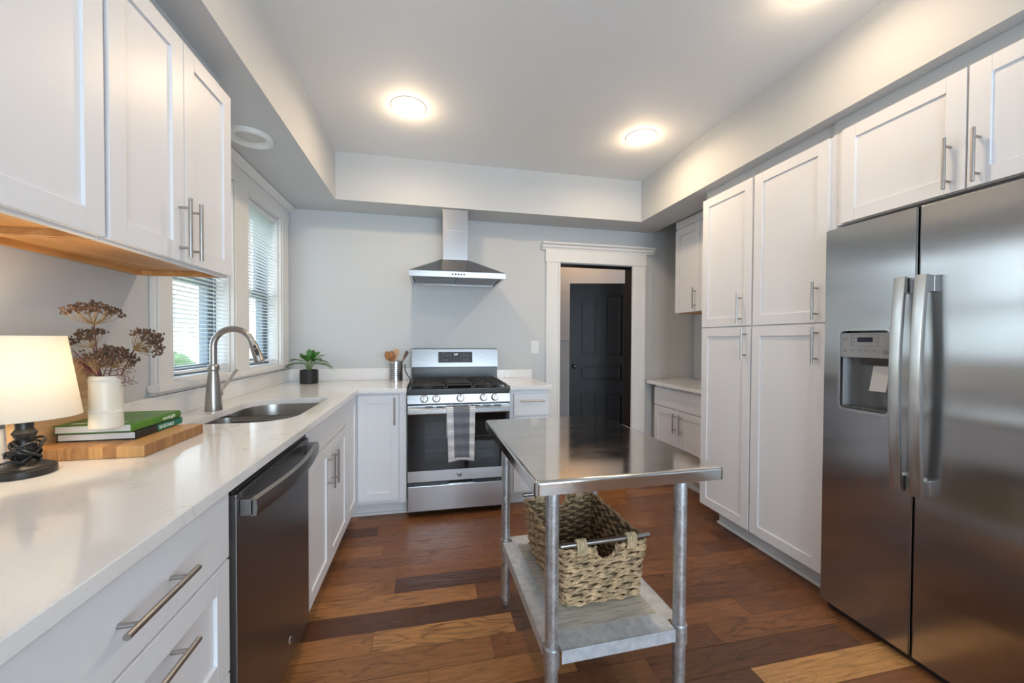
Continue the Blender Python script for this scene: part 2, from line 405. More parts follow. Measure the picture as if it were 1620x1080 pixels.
    def build(s, name, ms, parent=None, smooth=True, org=None, loc=None):
        o_ = Vector(ORG.get(parent.name, (0, 0, 0))) if parent else Vector(org or (0, 0, 0))
        me = bpy.data.meshes.new(name)
        bmesh.ops.translate(s.bm, vec=-o_, verts=s.bm.verts)
        s.bm.to_mesh(me); s.bm.free()
        for m in (ms if isinstance(ms, (list, tuple)) else [ms]): me.materials.append(M[m])
        if smooth:
            me.polygons.foreach_set('use_smooth', [True] * len(me.polygons)); me.set_sharp_from_angle(angle=R(35))
        o = bpy.data.objects.new(name, me); COL.objects.link(o)
        if smooth:
            wn = o.modifiers.new('normals', 'WEIGHTED_NORMAL'); wn.keep_sharp = True; wn.weight = 100
        if parent: o.parent = parent; ORG[o.name] = tuple(o_)
        else: o.location = o_ if org else (0, 0, 0); ORG[o.name] = tuple(o_)
        return o

def tag(o, label, cat, group=None):
    o['label'] = label; o['category'] = cat
    if group: o['group'] = group
    return o
def thing(name, label, cat, loc, group=None, rz=0., local=False):
    o = bpy.data.objects.new(name, None); o.empty_display_size = .05; COL.objects.link(o)
    o.location = loc; o.rotation_euler = (0, 0, rz); ORG[o.name] = (0, 0, 0) if local else tuple(loc)
    return tag(o, label, cat, group)
def struct(o, label=None):
    o['kind'] = 'structure'
    if label: o['label'] = label
    return o
def sgroup(name, loc, label=None):
    o = bpy.data.objects.new(name, None); COL.objects.link(o); o.location = loc; ORG[o.name] = tuple(loc)
    o['kind'] = 'structure'
    if label: o['label'] = label
    return o

# face-mapped helpers: u along the front, z up, w outwards from the plane
def fbox(b, face, pl, u0, u1, z0, z1, w0, w1, bev=0.):
    if face == '+X': b.box(pl + w0, pl + w1, u0, u1, z0, z1, bev)
    elif face == '-X': b.box(pl - w1, pl - w0, u0, u1, z0, z1, bev)
    elif face == '-Y': b.box(u0, u1, pl - w1, pl - w0, z0, z1, bev)
    return b
def fpt(face, pl, u, z, w):
    return {'+X': (pl + w, u, z), '-X': (pl - w, u, z), '-Y': (u, pl - w, z)}[face]
def shaker(face, pl, u0, u1, z0, z1, st=.057, t=.019, parent=None, name='door'):
    b = MB()
    fbox(b, face, pl, u0, u0 + st, z0, z1, 0, t, .0015); fbox(b, face, pl, u1 - st, u1, z0, z1, 0, t, .0015)
    fbox(b, face, pl, u0 + st, u1 - st, z0, z0 + st, 0, t, .0015); fbox(b, face, pl, u0 + st, u1 - st, z1 - st, z1, 0, t, .0015)
    fbox(b, face, pl, u0 + st - .002, u1 - st + .002, z0 + st - .002, z1 - st + .002, 0.001, t - .008)
    return b.build(name, 'cab', parent)
def slab(face, pl, u0, u1, z0, z1, t=.019, parent=None, name='drawer'):
    return fbox(MB(), face, pl, u0, u1, z0, z1, 0, t, .002).build(name, 'cab', parent)
def bar(face, pl, u, z, L, parent, vert=True, r=.0058, out=.032):
    b = MB(); h = L / 2; q = h * .68
    if vert:
        b.cyl(fpt(face, pl, u, z - h, out), fpt(face, pl, u, z + h, out), r)
        for s_ in (-q, q): b.cyl(fpt(face, pl, u, z + s_, 0), fpt(face, pl, u, z + s_, out), r * .75, 12)
    else:
        b.cyl(fpt(face, pl, u - h, z, out), fpt(face, pl, u + h, z, out), r)
        for s_ in (-q, q): b.cyl(fpt(face, pl, u + s_, z, 0), fpt(face, pl, u + s_, z, out), r * .75, 12)
    return b.build('handle', 'nickel', parent)
def textmesh(b, s, size, fn, depth=.0006, align='CENTER', shear=0.):
    cu = bpy.data.curves.new('t', 'FONT'); cu.body = s; cu.size = size; cu.extrude = depth; cu.align_x = align; cu.align_y = 'CENTER'; cu.shear = shear; cu.resolution_u = 3
    o = bpy.data.objects.new('t', cu); COL.objects.link(o)
    dg = bpy.context.evaluated_depsgraph_get(); me = bpy.data.meshes.new_from_object(o.evaluated_get(dg))
    for v in me.vertices: v.co = fn(*v.co)
    bb = bmesh.new(); bb.from_mesh(me); bmesh.ops.recalc_face_normals(bb, faces=bb.faces); b._merge(bb)
    bpy.data.meshes.remove(me); bpy.data.objects.remove(o); bpy.data.curves.remove(cu)
    return b
def rrect(u0, u1, v0, v1, r, n=6):
    if not isinstance(r, (list, tuple)): r = [r] * 4
    out = []
    for (cu, cv, a0, q) in ((u1, v1, 0, r[0]), (u0, v1, 90, r[1]), (u0, v0, 180, r[2]), (u1, v0, 270, r[3])):
        x = cu - q if cu == u1 else cu + q; y = cv - q if cv == v1 else cv + q
        for i in range(n + 1):
            a = R(a0 + 90 * i / n); out.append((x + q * math.cos(a), y + q * math.sin(a)))
    return out

# ------------------------------------------------------------------ room constants
XL, XR, YB, YR, ZC, ZS = -1.12, 2.60, 3.40, -2.40, 2.647, 2.293
SXL, SXR, SYB = -.69, 1.82, 3.105
WZ0, WZ1 = 1.06, 2.155
WIN = ((1.965, 2.50), (2.69, 3.22))
DX0, DX1, DZ = 1.165, 1.905, 1.955

# floor: individual oak planks laid along X, tone and grain per plank
def build_floor():
    rnd = random.Random(11)
    W_ = .1204; me = bpy.data.meshes.new('floor'); bm = bmesh.new()
    lay = bm.faces.layers.int.new('pid'); tones = []
    fixed = {  # row index -> (joints, tones) in the part of the floor in view
        -3: ([.55, 1.20, 2.3], [.45, .25, .98, .5]), -2: ([.1, .83, 1.75], [.7, .42, .3, .4]),
        -1: ([0., .55, 1.19, 1.9], [.72, .78, .35, .5, .4]), 0: ([.253, 1.44, 2.2], [.70, .55, .40, .3]),
        1: ([-.23, .365, 1.547], [.78, .90, .34, .36]), 2: ([0., .9, 1.7], [.22, .16, .4, .35]),
        3: ([.228, 1.1, 2.0], [.82, .40, .5, .3]), 4: ([-.17, .8, 1.62], [.72, .20, .42, .3]),
        5: ([.42, 1.79], [.56, .42, .2]), 6: ([0., .85, 1.8], [.50, .52, .36, .4]), 7: ([-.27, .55, 1.5], [.62, .50, .55, .4]),
        8: ([-.6, .62, 1.6], [.4, .46, .5, .38]), 9: ([-.33, .3, 1.3], [.18, .48, .42, .5]), 10: ([-.345, .7, 1.5], [.52, .48, .6, .4])}
    for k in range(-33, 40):
        y0 = 1.475 + (k) * W_; y1 = y0 + W_
        if k in fixed: js, ts = fixed[k]; xs = [-1.4] + js + [3.2]
        else:
            xs = [-1.4 - rnd.random() * .5]
            while xs[-1] < 3.2: xs.append(xs[-1] + rnd.uniform(.45, 1.25))
            ts = [rnd.choice((.2, .35, .45, .5, .55, .65, .8)) for _ in xs]
        for i in range(len(xs) - 1):
            g = .0007
            vs = [bm.verts.new(p) for p in ((xs[i] + g, y0 + g, 0), (xs[i + 1] - g, y0 + g, 0), (xs[i + 1] - g, y1 - g, 0), (xs[i] + g, y1 - g, 0))]
            f = bm.faces.new(vs); tones.append((ts[i], rnd.random(), rnd.uniform(.45, 1)))
    vs = [bm.verts.new(p) for p in ((-1.6, -2.8, -.003), (3.4, -2.8, -.003), (3.4, 6.5, -.003), (-1.6, 6.5, -.003))]
    bm.faces.new(vs); tones.append((0, .5, 0))
    bm.to_mesh(me); bm.free()
    at = me.attributes.new('plank', 'FLOAT_COLOR', 'FACE')
    for i, t in enumerate(tones): at.data[i].color = (*t, 1)
    me.materials.append(M['floor'])
    o = bpy.data.objects.new('floor', me); COL.objects.link(o)
    struct(o, 'brown oak plank floor')
build_floor()

def S_(b, name, m, label=None): return struct(b.build(name, m), label)
# walls
b = MB(); oc = [(YR, 0), (YB, 0), (YB, ZC), (YR, ZC)]
b.plate(oc, [[(y0, WZ0), (y1, WZ0), (y1, WZ1), (y0, WZ1)] for y0, y1 in WIN], 'X', XL, XL - .15)
S_(b, 'wall_left', 'wall')
b = MB().plate([(XL - .15, 0), (DX0, 0), (DX0, DZ), (DX1, DZ), (DX1, 0), (2.12, 0), (2.12, ZC), (XL - .15, ZC)], [], 'Y', YB, YB + .13)
b.box(2.12, XR + .1, YB + .012, YB + .13, 0, ZC)
S_(b, 'wall_back', 'wall')
S_(MB().box(XR, XR + .1, YR, YB + .012, 0, ZC), 'wall_right', 'wall')
RW = (-.25, 1.95, .35, 2.3)
S_(MB().plate([(XL - .15, 0), (XR + .1, 0), (XR + .1, ZC), (XL - .15, ZC)], [[(RW[0], RW[2]), (RW[1], RW[2]), (RW[1], RW[3]), (RW[0], RW[3])]], 'Y', YR, YR - .15), 'wall_rear', 'wall')
S_(MB().box(XL - .15, XR + .1, YR - .15, YB + .13, ZC, ZC + .1), 'ceiling', 'ceil')
b = MB().box(XL, SXL, YR, YB, ZS, ZC); S_(b, 'soffit_left', 'wall')
S_(MB().box(SXL, SXR, SYB, YB, ZS, ZC), 'soffit_back', 'wall')
b = MB().box(SXR, 2.12, YR, YB, ZS, ZC).box(2.12, XR, YR, 2.40, ZS, ZC)
S_(b, 'soffit_right', 'wall')

# unseen rear window, added behind the camera to admit fill light
w = sgroup('window_3', (.85, YR, 1.3), 'wide unseen rear window added behind the camera for fill light')
b = MB().plate([(RW[0], RW[2]), (RW[1], RW[2]), (RW[1], RW[3]), (RW[0], RW[3])], [[(RW[0] + .06, RW[2] + .06), (.82, RW[2] + .06), (.82, RW[3] - .06), (RW[0] + .06, RW[3] - .06)], [(.88, RW[2] + .06), (RW[1] - .06, RW[2] + .06), (RW[1] - .06, RW[3] - .06), (.88, RW[3] - .06)]], 'Y', YR - .06, YR - .12)
b.build('window_frame', 'trim', w)
MB().box(RW[0] + .05, RW[1] - .05, YR - .094, YR - .09, RW[2] + .05, RW[3] - .05).build('pane', 'glass', w)

# side windows: double-hung sashes and outer stops, backlit shade put into their gray
for i, (y0, y1) in enumerate(WIN):
    w = sgroup('window_%d' % (i + 1), (XL - .1, (y0 + y1) / 2, WZ0), 'double hung window beside the faucet' if i == 0 else 'double hung window near the corner with the potted plant')
    j = MB()
    j.box(XL - .065, XL, y0, y0 + .008, WZ0, WZ1).box(XL - .065, XL, y1 - .008, y1, WZ0, WZ1).box(XL - .065, XL, y0, y1, WZ1 - .008, WZ1).box(XL - .15, XL, y0, y1, WZ0, WZ0 + .008)
    j.build('jamb_liner', 'trim', w)
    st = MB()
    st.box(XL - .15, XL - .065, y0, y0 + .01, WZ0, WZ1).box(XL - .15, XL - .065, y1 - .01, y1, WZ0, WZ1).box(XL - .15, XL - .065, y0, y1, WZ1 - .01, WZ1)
    st.build('outer_stop', 'sash_backlit', w)
    zm = 1.57
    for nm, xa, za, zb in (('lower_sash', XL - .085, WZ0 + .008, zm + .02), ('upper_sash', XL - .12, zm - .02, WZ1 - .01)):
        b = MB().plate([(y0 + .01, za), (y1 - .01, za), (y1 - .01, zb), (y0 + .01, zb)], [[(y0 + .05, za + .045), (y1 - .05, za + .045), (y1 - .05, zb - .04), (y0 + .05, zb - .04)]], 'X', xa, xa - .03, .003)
        sa = b.build(nm, 'sash_backlit', w)
        MB().box(xa - .017, xa - .013, y0 + .045, y1 - .045, za + .04, zb - .035).build('pane', 'glass', sa)
# window casing
t = sgroup('trim_1', (XL, 2.6, 1.04), 'white painted casing around the two side windows')
b = MB()
for a0, a1 in ((1.85, 1.965), (2.50, 2.69), (3.22, 3.372)):
    b.box(XL, XL + .02, a0, a1, WZ0 - .02, WZ1, .003)
    b.box(XL + .02, XL + .028, a0 + .012, a1 - .012, WZ0 - .02, WZ1, .003)
for (y0, y1) in WIN: b.box(XL, XL + .02, y0, y1, WZ0 - .02, WZ0)
b.build('side_casing', 'trim', t)
MB().box(XL, XL + .026, 1.84, 3.38, WZ1, 2.255, .002).prism([(XL, 2.255), (XL + .03, 2.255), (XL + .045, 2.275), (XL + .07, 2.288), (XL, 2.288)], 'Y', 1.81, 3.397).build('head_casing', 'trim', t)
MB().box(XL, XL + .05, 1.83, 3.385, 1.028, WZ0 - .001, .006).build('sill', 'trim', t)
MB().box(XL, XL + .018, 1.85, 3.372, 1.012, 1.028).build('apron', 'trim', t)

# door casing
t = sgroup('trim_2', (1.54, YB, 0), 'white cased doorway with a crowned header')
b = MB()
for s_, a0, a1 in ((1, 1.035, DX0 + .008), (-1, DX1 - .008, 2.035)):
    b.box(a0, a1, YB - .022, YB, 0, 1.963, .003)
    b.box(a0 + .004, a0 + .024, YB - .03, YB - .022, 0, 1.96, .004); b.box(a1 - .024, a1 - .004, YB - .03, YB - .022, 0, 1.96, .004)
b.build('side_casing', 'trim', t)
MB().box(1.03, 2.04, YB - .026, YB, 1.963, 2.075, .002).build('header_board', 'trim', t)
cr = [(0, 2.075), (-.026, 2.075), (-.03, 2.088), (-.04, 2.095), (-.045, 2.112), (-.068, 2.124), (-.068, 2.134), (0, 2.134)]
MB().prism([(YB + a, z) for a, z in cr], 'X', .995, 2.118).build('crown', 'trim', t)
MB().box(DX1 - .004, DX1 + .002, YB - .001, YB + .135, 0, DZ).box(DX0 - .002, DX0 + .004, YB - .001, YB + .135, 0, DZ).box(DX0, DX1, YB - .001, YB + .135, DZ - .004, DZ + .002).build('jamb_liner', 'jamb_black', t)

# hall behind the doorway
HX0, HY1 = 1.02, 5.1
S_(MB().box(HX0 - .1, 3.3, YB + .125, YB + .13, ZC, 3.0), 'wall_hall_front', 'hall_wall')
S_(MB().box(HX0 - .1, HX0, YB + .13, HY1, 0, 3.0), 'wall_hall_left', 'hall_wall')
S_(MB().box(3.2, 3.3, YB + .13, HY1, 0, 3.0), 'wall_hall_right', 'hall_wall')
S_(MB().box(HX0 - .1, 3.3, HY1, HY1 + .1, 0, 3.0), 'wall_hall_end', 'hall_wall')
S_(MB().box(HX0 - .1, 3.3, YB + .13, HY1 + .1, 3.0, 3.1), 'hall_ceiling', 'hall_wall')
struct(MB().box(HX0, 3.19, HY1 - .012, HY1, 1.240, 1.252, .003).build('trim_3', 'hall_wall'), 'thin chair rail on the hall wall')
lamp('hall_lamp', 'AREA', (2.0, 4.72, 2.93), 16, (1, .55, .22), .5, (R(20), 0, 0))
# black panel door standing ajar in the hall
def black_door():
    Wd, H, T = .74, 1.93, .035
    p0, p1 = Vector((1.645, 4.385, .0)), Vector((2.34, 4.215, .0))
    ang = math.atan2(p1.y - p0.y, p1.x - p0.x)
    d = sgroup('door_1', p0, 'black five panel door ajar in the hall'); d.rotation_euler = (0, 0, ang); ORG[d.name] = (0, 0, 0)
    b = MB()
    st = .115
    panels = [(st, .32, .15, .61), (.42, Wd - st, .15, .61), (st, Wd - st, .76, .955), (st, .32, 1.06, 1.79), (.42, Wd - st, 1.06, 1.79)]
    b.plate([(0, .01), (Wd, .01), (Wd, H), (0, H)], [[(a, c), (e, c), (e, g), (a, g)] for a, e, c, g in panels], 'Y', 0, T, .002)
    b.box(.02, Wd - .02, .012, T - .012, .03, H - .02)
    b.build('leaf', 'door_black', d)
    for a, e, c, g in panels:
        q = MB().box(a + .03, e - .03, .004, .02, c + .03, g - .03, .006)
        q.plate([(a, c), (e, c), (e, g), (a, g)], [[(a + .012, c + .012), (e - .012, c + .012), (e - .012, g - .012), (a + .012, g - .012)]], 'Y', .003, .014, .003)
        q.build('raised_panel', 'door_black', d)
    MB().lathe([(0, 0), (.024, .0), (.024, .004), (.009, .008), (.009, .03), (.022, .036), (.027, .05), (.02, .062), (0, .066)], (.055, 0, .94), 24, Matrix.Rotation(R(90), 3, 'X')).build('door_knob', 'black_lamp', d)
black_door()

# ------------------------------------------------------------------ ceiling lights
def can(x, y, z, lit, label, group=None):
    t = thing('recessed_light', label, 'ceiling light', (x, y, z), group)
    if not lit:
        MB().lathe([(.105, 0), (.104, -.010), (.098, -.020), (.088, -.022), (.082, -.016), (.072, -.006), (.066, -.003), (.064, 0)], (x, y, z), 56, cap=False).build('trim_ring', 'can_trim', t)
        MB().lathe([(.064, -.001), (.05, -.004), (.034, -.010), (.018, -.013), (0, -.014)], (x, y, z), 40, cap=False).build('lens', 'can_off', t)
        return
    MB().lathe([(.066, .004), (.07, -.004), (.098, -.006), (.104, -.003), (.105, 0), (.066, 0)], (x, y, z), 48, cap=False).build('trim_ring', 'can_trim', t)
    MB().lathe([(0, .002), (.067, .002), (.067, -.001), (.05, -.003), (0, -.004)], (x, y, z), 40).build('lens', 'can_glow' if lit else 'can_off', t)
g = 'lit recessed ceiling lights'
can(*DOWN[0], ZC, True, 'lit round recessed ceiling light in front of the range hood', g)
can(*DOWN[1], ZC, True, 'lit round recessed ceiling light in front of the doorway and tall cabinets', g)
can(*DOWN[2], ZC, True, 'lit round recessed ceiling light cut by the top edge of the photo', g)
can(*DOWN[3], ZC, True, 'lit round recessed ceiling light just above the photo over the left cabinets', g)
can(-.905, 2.245, ZS, False, 'unlit round recessed light in the soffit above the sink window')

# ------------------------------------------------------------------ base cabinets, left run
FX = -.509                      # carcass front; doors stand 19 mm proud
BT = .878
def carcass(x0, x1, y0, y1, z0, z1, parent, toe=None, name='carcass'):
    b = MB().box(x0, x1, y0, y1, z0, z1)
    o = b.build(name, 'cab', parent)
    if toe: MB().box(*toe).build('toe_kick', 'toe', parent)
    return o
def drawer_stack(y0, y1, label):
    t = thing('drawer_cabinet', label, 'cabinet', (XL + .3, (y0 + y1) / 2, 0), 'white base cabinets')
    carcass(XL + .004, FX, y0, y1, .1, BT, t, (XL + .004, FX - .06, y0, y1, 0.001, .1))
    yc = (y0 + y1) / 2
    d = slab('+X', FX, y0 + .003, y1 - .003, .706, .868, parent=t); bar('+X', FX + .019, yc, .787, .19, d, False)
    for z0, z1 in ((.418, .700), (.112, .412)):
        d = shaker('+X', FX, y0 + .003, y1 - .003, z0, z1, parent=t, name='drawer'); bar('+X', FX + .019, yc, z1 - .06 if z0 > .2 else z1 - .07, .19, d, False)
    return t
drawer_stack(.505, 1.086, 'white three drawer base cabinet beside the dishwasher')
t = drawer_stack(-.08, .50, 'white drawer base cabinet at the near counter end, outside the lower left photo corner')

t = thing('sink_cabinet', 'white two door base cabinet under the sink', 'cabinet', (XL + .3, 2.1, 0), 'white base cabinets')
b = MB().box(XL + .004, FX, 1.706, 2.49, .1, .16).box(FX - .02, FX, 1.706, 2.49, .16, BT).box(XL + .004, FX - .02, 1.706, 1.722, .16, BT).box(XL + .004, FX - .02, 2.474, 2.49, .16, BT)
b.build('carcass', 'cab', t); MB().box(XL + .004, FX - .06, 1.706, 2.49, .001, .1).build('toe_kick', 'toe', t)
slab('+X', FX, 1.712, 2.487, .738, .868, parent=t, name='false_front')
d = shaker('+X', FX, 1.712, 2.072, .112, .732, parent=t); bar('+X', FX + .019, 2.035, .600, .17, d)
d = shaker('+X', FX, 2.076, 2.487, .112, .732, parent=t); bar('+X', FX + .019, 2.112, .600, .17, d)

t = thing('corner_cabinet', 'white corner base cabinet left of the range', 'cabinet', (-.8, 3.1, 0), 'white base cabinets')
FY = 2.819
b = MB().box(XL + .004, FX, 2.494, YB - .004, .1, BT).box(FX, -.160, FY, YB - .004, .1, BT); b.build('carcass', 'cab', t)
MB().box(XL + .004, FX - .06, 2.494, YB - .004, .001, .1).box(FX - .06, -.160, FY + .06, YB - .004, .001, .1).box(FX - .075, -.160, FY + .045, FY + .06, .001, .018).build('toe_kick', 'toe', t)
shaker('+X', FX, 2.500, 2.79, .112, .868, parent=t)
d = shaker('-Y', FY, -.484, -.213, .125, .862, parent=t); bar('-Y', FY - .019, -.238, .752, .19, d)
MB().box(-.208, -.160, FY - .012, FY, .1, BT).build('filler_strip', 'cab', t)

t = thing('narrow_cabinet', 'narrow white base cabinet between the range and the doorway', 'cabinet', (.74, 3.1, 0), 'white base cabinets')
carcass(.584, .892, FY, YB - .004, .1, BT, t, (.584, .892, FY + .06, YB - .004, .001, .1))
d = slab('-Y', FY, .614, .885, .684, .846, parent=t); bar('-Y', FY - .019, .752, .797, .19, d, False)
d = shaker('-Y', FY, .614, .885, .112, .672, parent=t); bar('-Y', FY - .019, .645, .55, .17, d)

# ------------------------------------------------------------------ countertops
SK = dict(u0=-.955, u1=-.572, v0=1.745, v1=2.415)
hole = rrect(SK['u0'], SK['u1'], SK['v0'], SK['v1'], [.05, .15, .05, .15], 8)
hole = [(x, y) for x, y in hole]
ct = MB().plate([(XL + .002, -.1), (-.471, -.1), (-.471, 2.776), (-.157, 2.776), (-.157, YB - .002), (XL + .002, YB - .002)], [hole], 'Z', .880, .910, .002).build('countertop', 'quartz', org=(-.8, 1.6, .88))
tag(ct, 'long white quartz countertop holding the sink, lamp and plant', 'countertop')
MB().box(XL + .002, XL + .024, -.1, YB - .002, .9105, 1.010, .002).box(XL + .024, -.157, YB - .022, YB - .002, .9105, 1.010, .002).build('backsplash', 'quartz', ct)
c2 = MB().box(.581, .906, 2.776, YB - .002, .880, .910, .002).build('countertop', 'quartz', org=(.74, 3.1, .88))
tag(c2, 'short white countertop between the range and the doorway', 'countertop')
MB().box(.581, .906, YB - .022, YB - .002, .9105, .985, .002).build('backsplash', 'quartz', c2)

# sink
t = thing('kitchen_sink', 'double bowl stainless sink set under the white countertop', 'sink', (-.76, 2.08, .70))
YD = 2.06
for nm, a0, a1, dep in (('bowl', SK['v0'] - .012, YD - .012, .19), ('bowl', YD + .012, SK['v1'] + .012, .19)):
    b = MB(); L = []
    for k, (z, ins) in enumerate(((.8795, 0), (.85, .002), (.8795 - dep + .03, .012), (.8795 - dep + .008, .03), (.8795 - dep, .06))):
        rr = [max(.03, (.14 if (q in (1,) and a0 > 2) or (q == 3 and a0 < 2) else .06) - ins * .3) for q in range(4)]
        L.append([(x, y, z) for x, y in rrect(SK['u0'] - .012 + ins, SK['u1'] + .012 - ins, a0 + ins, a1 - ins, rr, 6)])
    bm_ = bmesh.new(); rings = [[bm_.verts.new(p) for p in l] for l in L]
    n = len(L[0])
    for A, B in zip(rings, rings[1:]):
        for i in range(n): bm_.faces.new((A[i], A[(i + 1) % n], B[(i + 1) % n], B[i]))
    bm_.faces.new(rings[-1])
    bmesh.ops.recalc_face_normals(bm_, faces=bm_.faces)
    b._merge(bm_); bw = b.build(nm, 'sink', t)
    MB().lathe([(.0, .001), (.03, .002), (.04, .004), (.043, 0)], (-.765, (a0 + a1) / 2, .8795 - dep), 24, cap=False).build('drain', 'chrome', bw)
MB().box(SK['u0'] + .002, SK['u1'] - .002, YD - .014, YD + .014, .84, .868, .006).build('divider', 'sink', t)

# faucet
def faucet():
    x, y = -1.0, 2.075
    t = thing('kitchen_faucet', 'brushed nickel pull down faucet behind the sink', 'faucet', (x, y, .91))
    MB().lathe([(.034, .9105), (.035, .914), (.034, .93), (.031, .98), (.024, 1.06), (.019, 1.095), (.021, 1.100), (.024, 1.104), (.024, 1.122), (.020, 1.127), (.017, 1.128)], (x, y, 0), 32).build('body', 'nickel', t)
    pts = [(x, y, 1.12), (x, y, 1.20)]
    R_ = .083; cz = 1.213
    for i in range(17):
        a = R(180 - 165 * i / 16); pts.append((x + R_ + R_ * math.cos(a), y, cz + R_ * math.sin(a)))
    MB().tube(pts, .0145, 20).build('spout', 'nickel', t)
    e = Vector(pts[-1]); d = (e - Vector(pts[-2])).normalized()
    mt = d.to_track_quat('Z', 'Y').to_matrix()
    h = MB().lathe([(.0155, -.004), (.0165, 0), (.0165, .008), (.0175, .012), (.020, .05), (.0235, .085), (.024, .098), (.021, .102), (0, .102)], e, 28, mt).build('spray_head', 'nickel', t)
    b = MB()
    side = Vector((.55, -.84, 0)); side = (side - d * side.dot(d)).normalized()
    for q, rr, sc in ((.028, .007, 1.), (.055, .0085, 1.9)):
        c = e + d * q + side * (.0185 if q < .04 else .0205)
        b.tube([c - d * rr * sc, c + d * rr * sc], rr * .8, 12)
    b.build('spray_button', 'black', h)
    lv = MB()
    lv.tube([(x, y + .02, .985), (x, y + .042, .985)], [.016, .018], 20)
    lv.ball((x, y + .045, .985), .0185, 2)
    lv.tube([(x + .004, y + .05, .995), (x + .014, y + .075, 1.02), (x + .03, y + .125, 1.075), (x + .036, y + .14, 1.092)], [.0075, .006, .0075, .008], 14)
    lv.build('lever', 'nickel', t)
faucet()

# ------------------------------------------------------------------ dishwasher
def dishwasher():
    y0, y1 = 1.094, 1.702
    t = thing('dishwasher', 'dark stainless dishwasher with a curved bar handle below the counter', 'dishwasher', (XL + .3, 1.4, 0))
    MB().box(XL + .05, FX - .02, y0 + .004, y1 - .004, .02, .872).build('tub', 'dark_grey', t)
    MB().box(FX - .02, FX + .002, y0, y1, .1, .876).build('side_trim', 'black_enamel', t)
    d = MB().box(FX + .002, FX + .028, y0 + .008, y1 - .004, .105, .852, .004).build('door', 'dark_steel', t)
    MB().box(FX - .018, FX + .018, y0 + .008, y1 - .004, .8525, .871, .002).build('control_strip', 'black_enamel', t)
    MB().box(FX - .09, FX - .03, y0, y1, .001, .1).build('toe_kick', 'black', t)
    b = MB(); xs = []
    n = 18
    pl = FX + .028
    g = []
    for i in range(n + 1):
        u = i / n; yy = y0 + .02 + (y1 - y0 - .035) * u
        w = .040 + .026 * math.sin(math.pi * u)
        g.append((yy, w))
    bm_ = bmesh.new(); rings = []
    for yy, w in g:
        rings.append([bm_.verts.new(p) for p in ((pl + w - .012, yy, .788), (pl + w, yy, .790), (pl + w + .003, yy, .81), (pl + w, yy, .832), (pl + w - .012, yy, .836))])
    for A, B in zip(rings, rings[1:]):
        for i in range(5): bm_.faces.new((A[i], A[(i + 1) % 5], B[(i + 1) % 5], B[i]))
    bm_.faces.new(rings[0]); bm_.faces.new(rings[-1]); bmesh.ops.recalc_face_normals(bm_, faces=bm_.faces); b._merge(bm_)
    b.box(pl, pl + .034, y0 + .02, y0 + .05, .79, .834, .003).box(pl, pl + .034, y1 - .045, y1 - .015, .79, .834, .003)
    b.build('handle', 'dark_steel', d)
    b = MB().box(pl, pl + .0012, y0 + .035, y0 + .125, .838, .85)
    lb = MB(); 
    lb.box(pl, pl + .001, y0 + .03, y0 + .115, .8365, .8495)
    lb.build('control_label', 'steel_bright', d)
    k = MB()
    for i in range(5):
        for r_ in range(2): k.box(pl + .001, pl + .0015, y0 + .035 + i * .016, y0 + .045 + i * .016, .838 + r_ * .006, .8415 + r_ * .006)
    k.build('label_print', 'ink', d)
    e = MB().lathe([(0, .003), (.010, .003), (.0125, .002), (.0135, 0)], (pl, 1.478, .186), 24, Matrix.Rotation(R(90), 3, 'Y')).build('emblem', 'chrome', d)
    q = MB(); textmesh(q, 'GE', .012, lambda a, b_, c: (pl + .0032 + c, 1.478 + a, .186 + b_), .0004, shear=.3); q.build('emblem_lettering', 'ink', e)
dishwasher()

# ------------------------------------------------------------------ upper cabinets, left
UX = -.809; UZ0, UZ1 = 1.500, 2.224
def upper_left(y0, y1, doors, handles, label):
    t = thing('wall_cabinet', label, 'cabinet', (XL + .16, (y0 + y1) / 2, UZ0), 'white wall cabinets')
    MB().box(XL + .004, UX, y0, y1, UZ0 + .018, UZ1).build('carcass', 'cab', t)
    b = MB().box(XL + .006, UX - .02, y0 + .012, y1 - .012, UZ0 + .014, UZ0 + .0178)
    b.box(XL + .004, XL + .022, y0 + .012, y1 - .012, UZ0 - .004, UZ0 + .014).box(XL + .004, UX - .02, y0, y0 + .012, UZ0 - .004, UZ0 + .0178).box(XL + .004, UX - .02, y1 - .012, y1, UZ0 - .004, UZ0 + .0178)
    b.build('underside', 'maple', t)
    MB().box(UX - .02, UX, y0, y1, UZ0 - .004, UZ0 + .0178).build('bottom_rail', 'cab', t)
    for (a, c), h in zip(doors, handles):
        d = shaker('+X', UX, a, c, UZ0 + .002, UZ1 - .002, parent=t)
        if h: bar('+X', UX + .019, h, UZ0 + .108, .19, d)
    MB().box(XL + .004, UX - .02, y0, y1, UZ1 + .0005, ZS - .001).build('top_filler', 'wall', t)
upper_left(1.166, 1.786, ((1.170, 1.474), (1.478, 1.783)), (1.446, 1.506), 'white double door wall cabinet beside the sink window')
upper_left(.25, 1.160, ((.254, .70), (.704, 1.155)), (.67, .735), 'white double door wall cabinet cut off at the left photo edge')

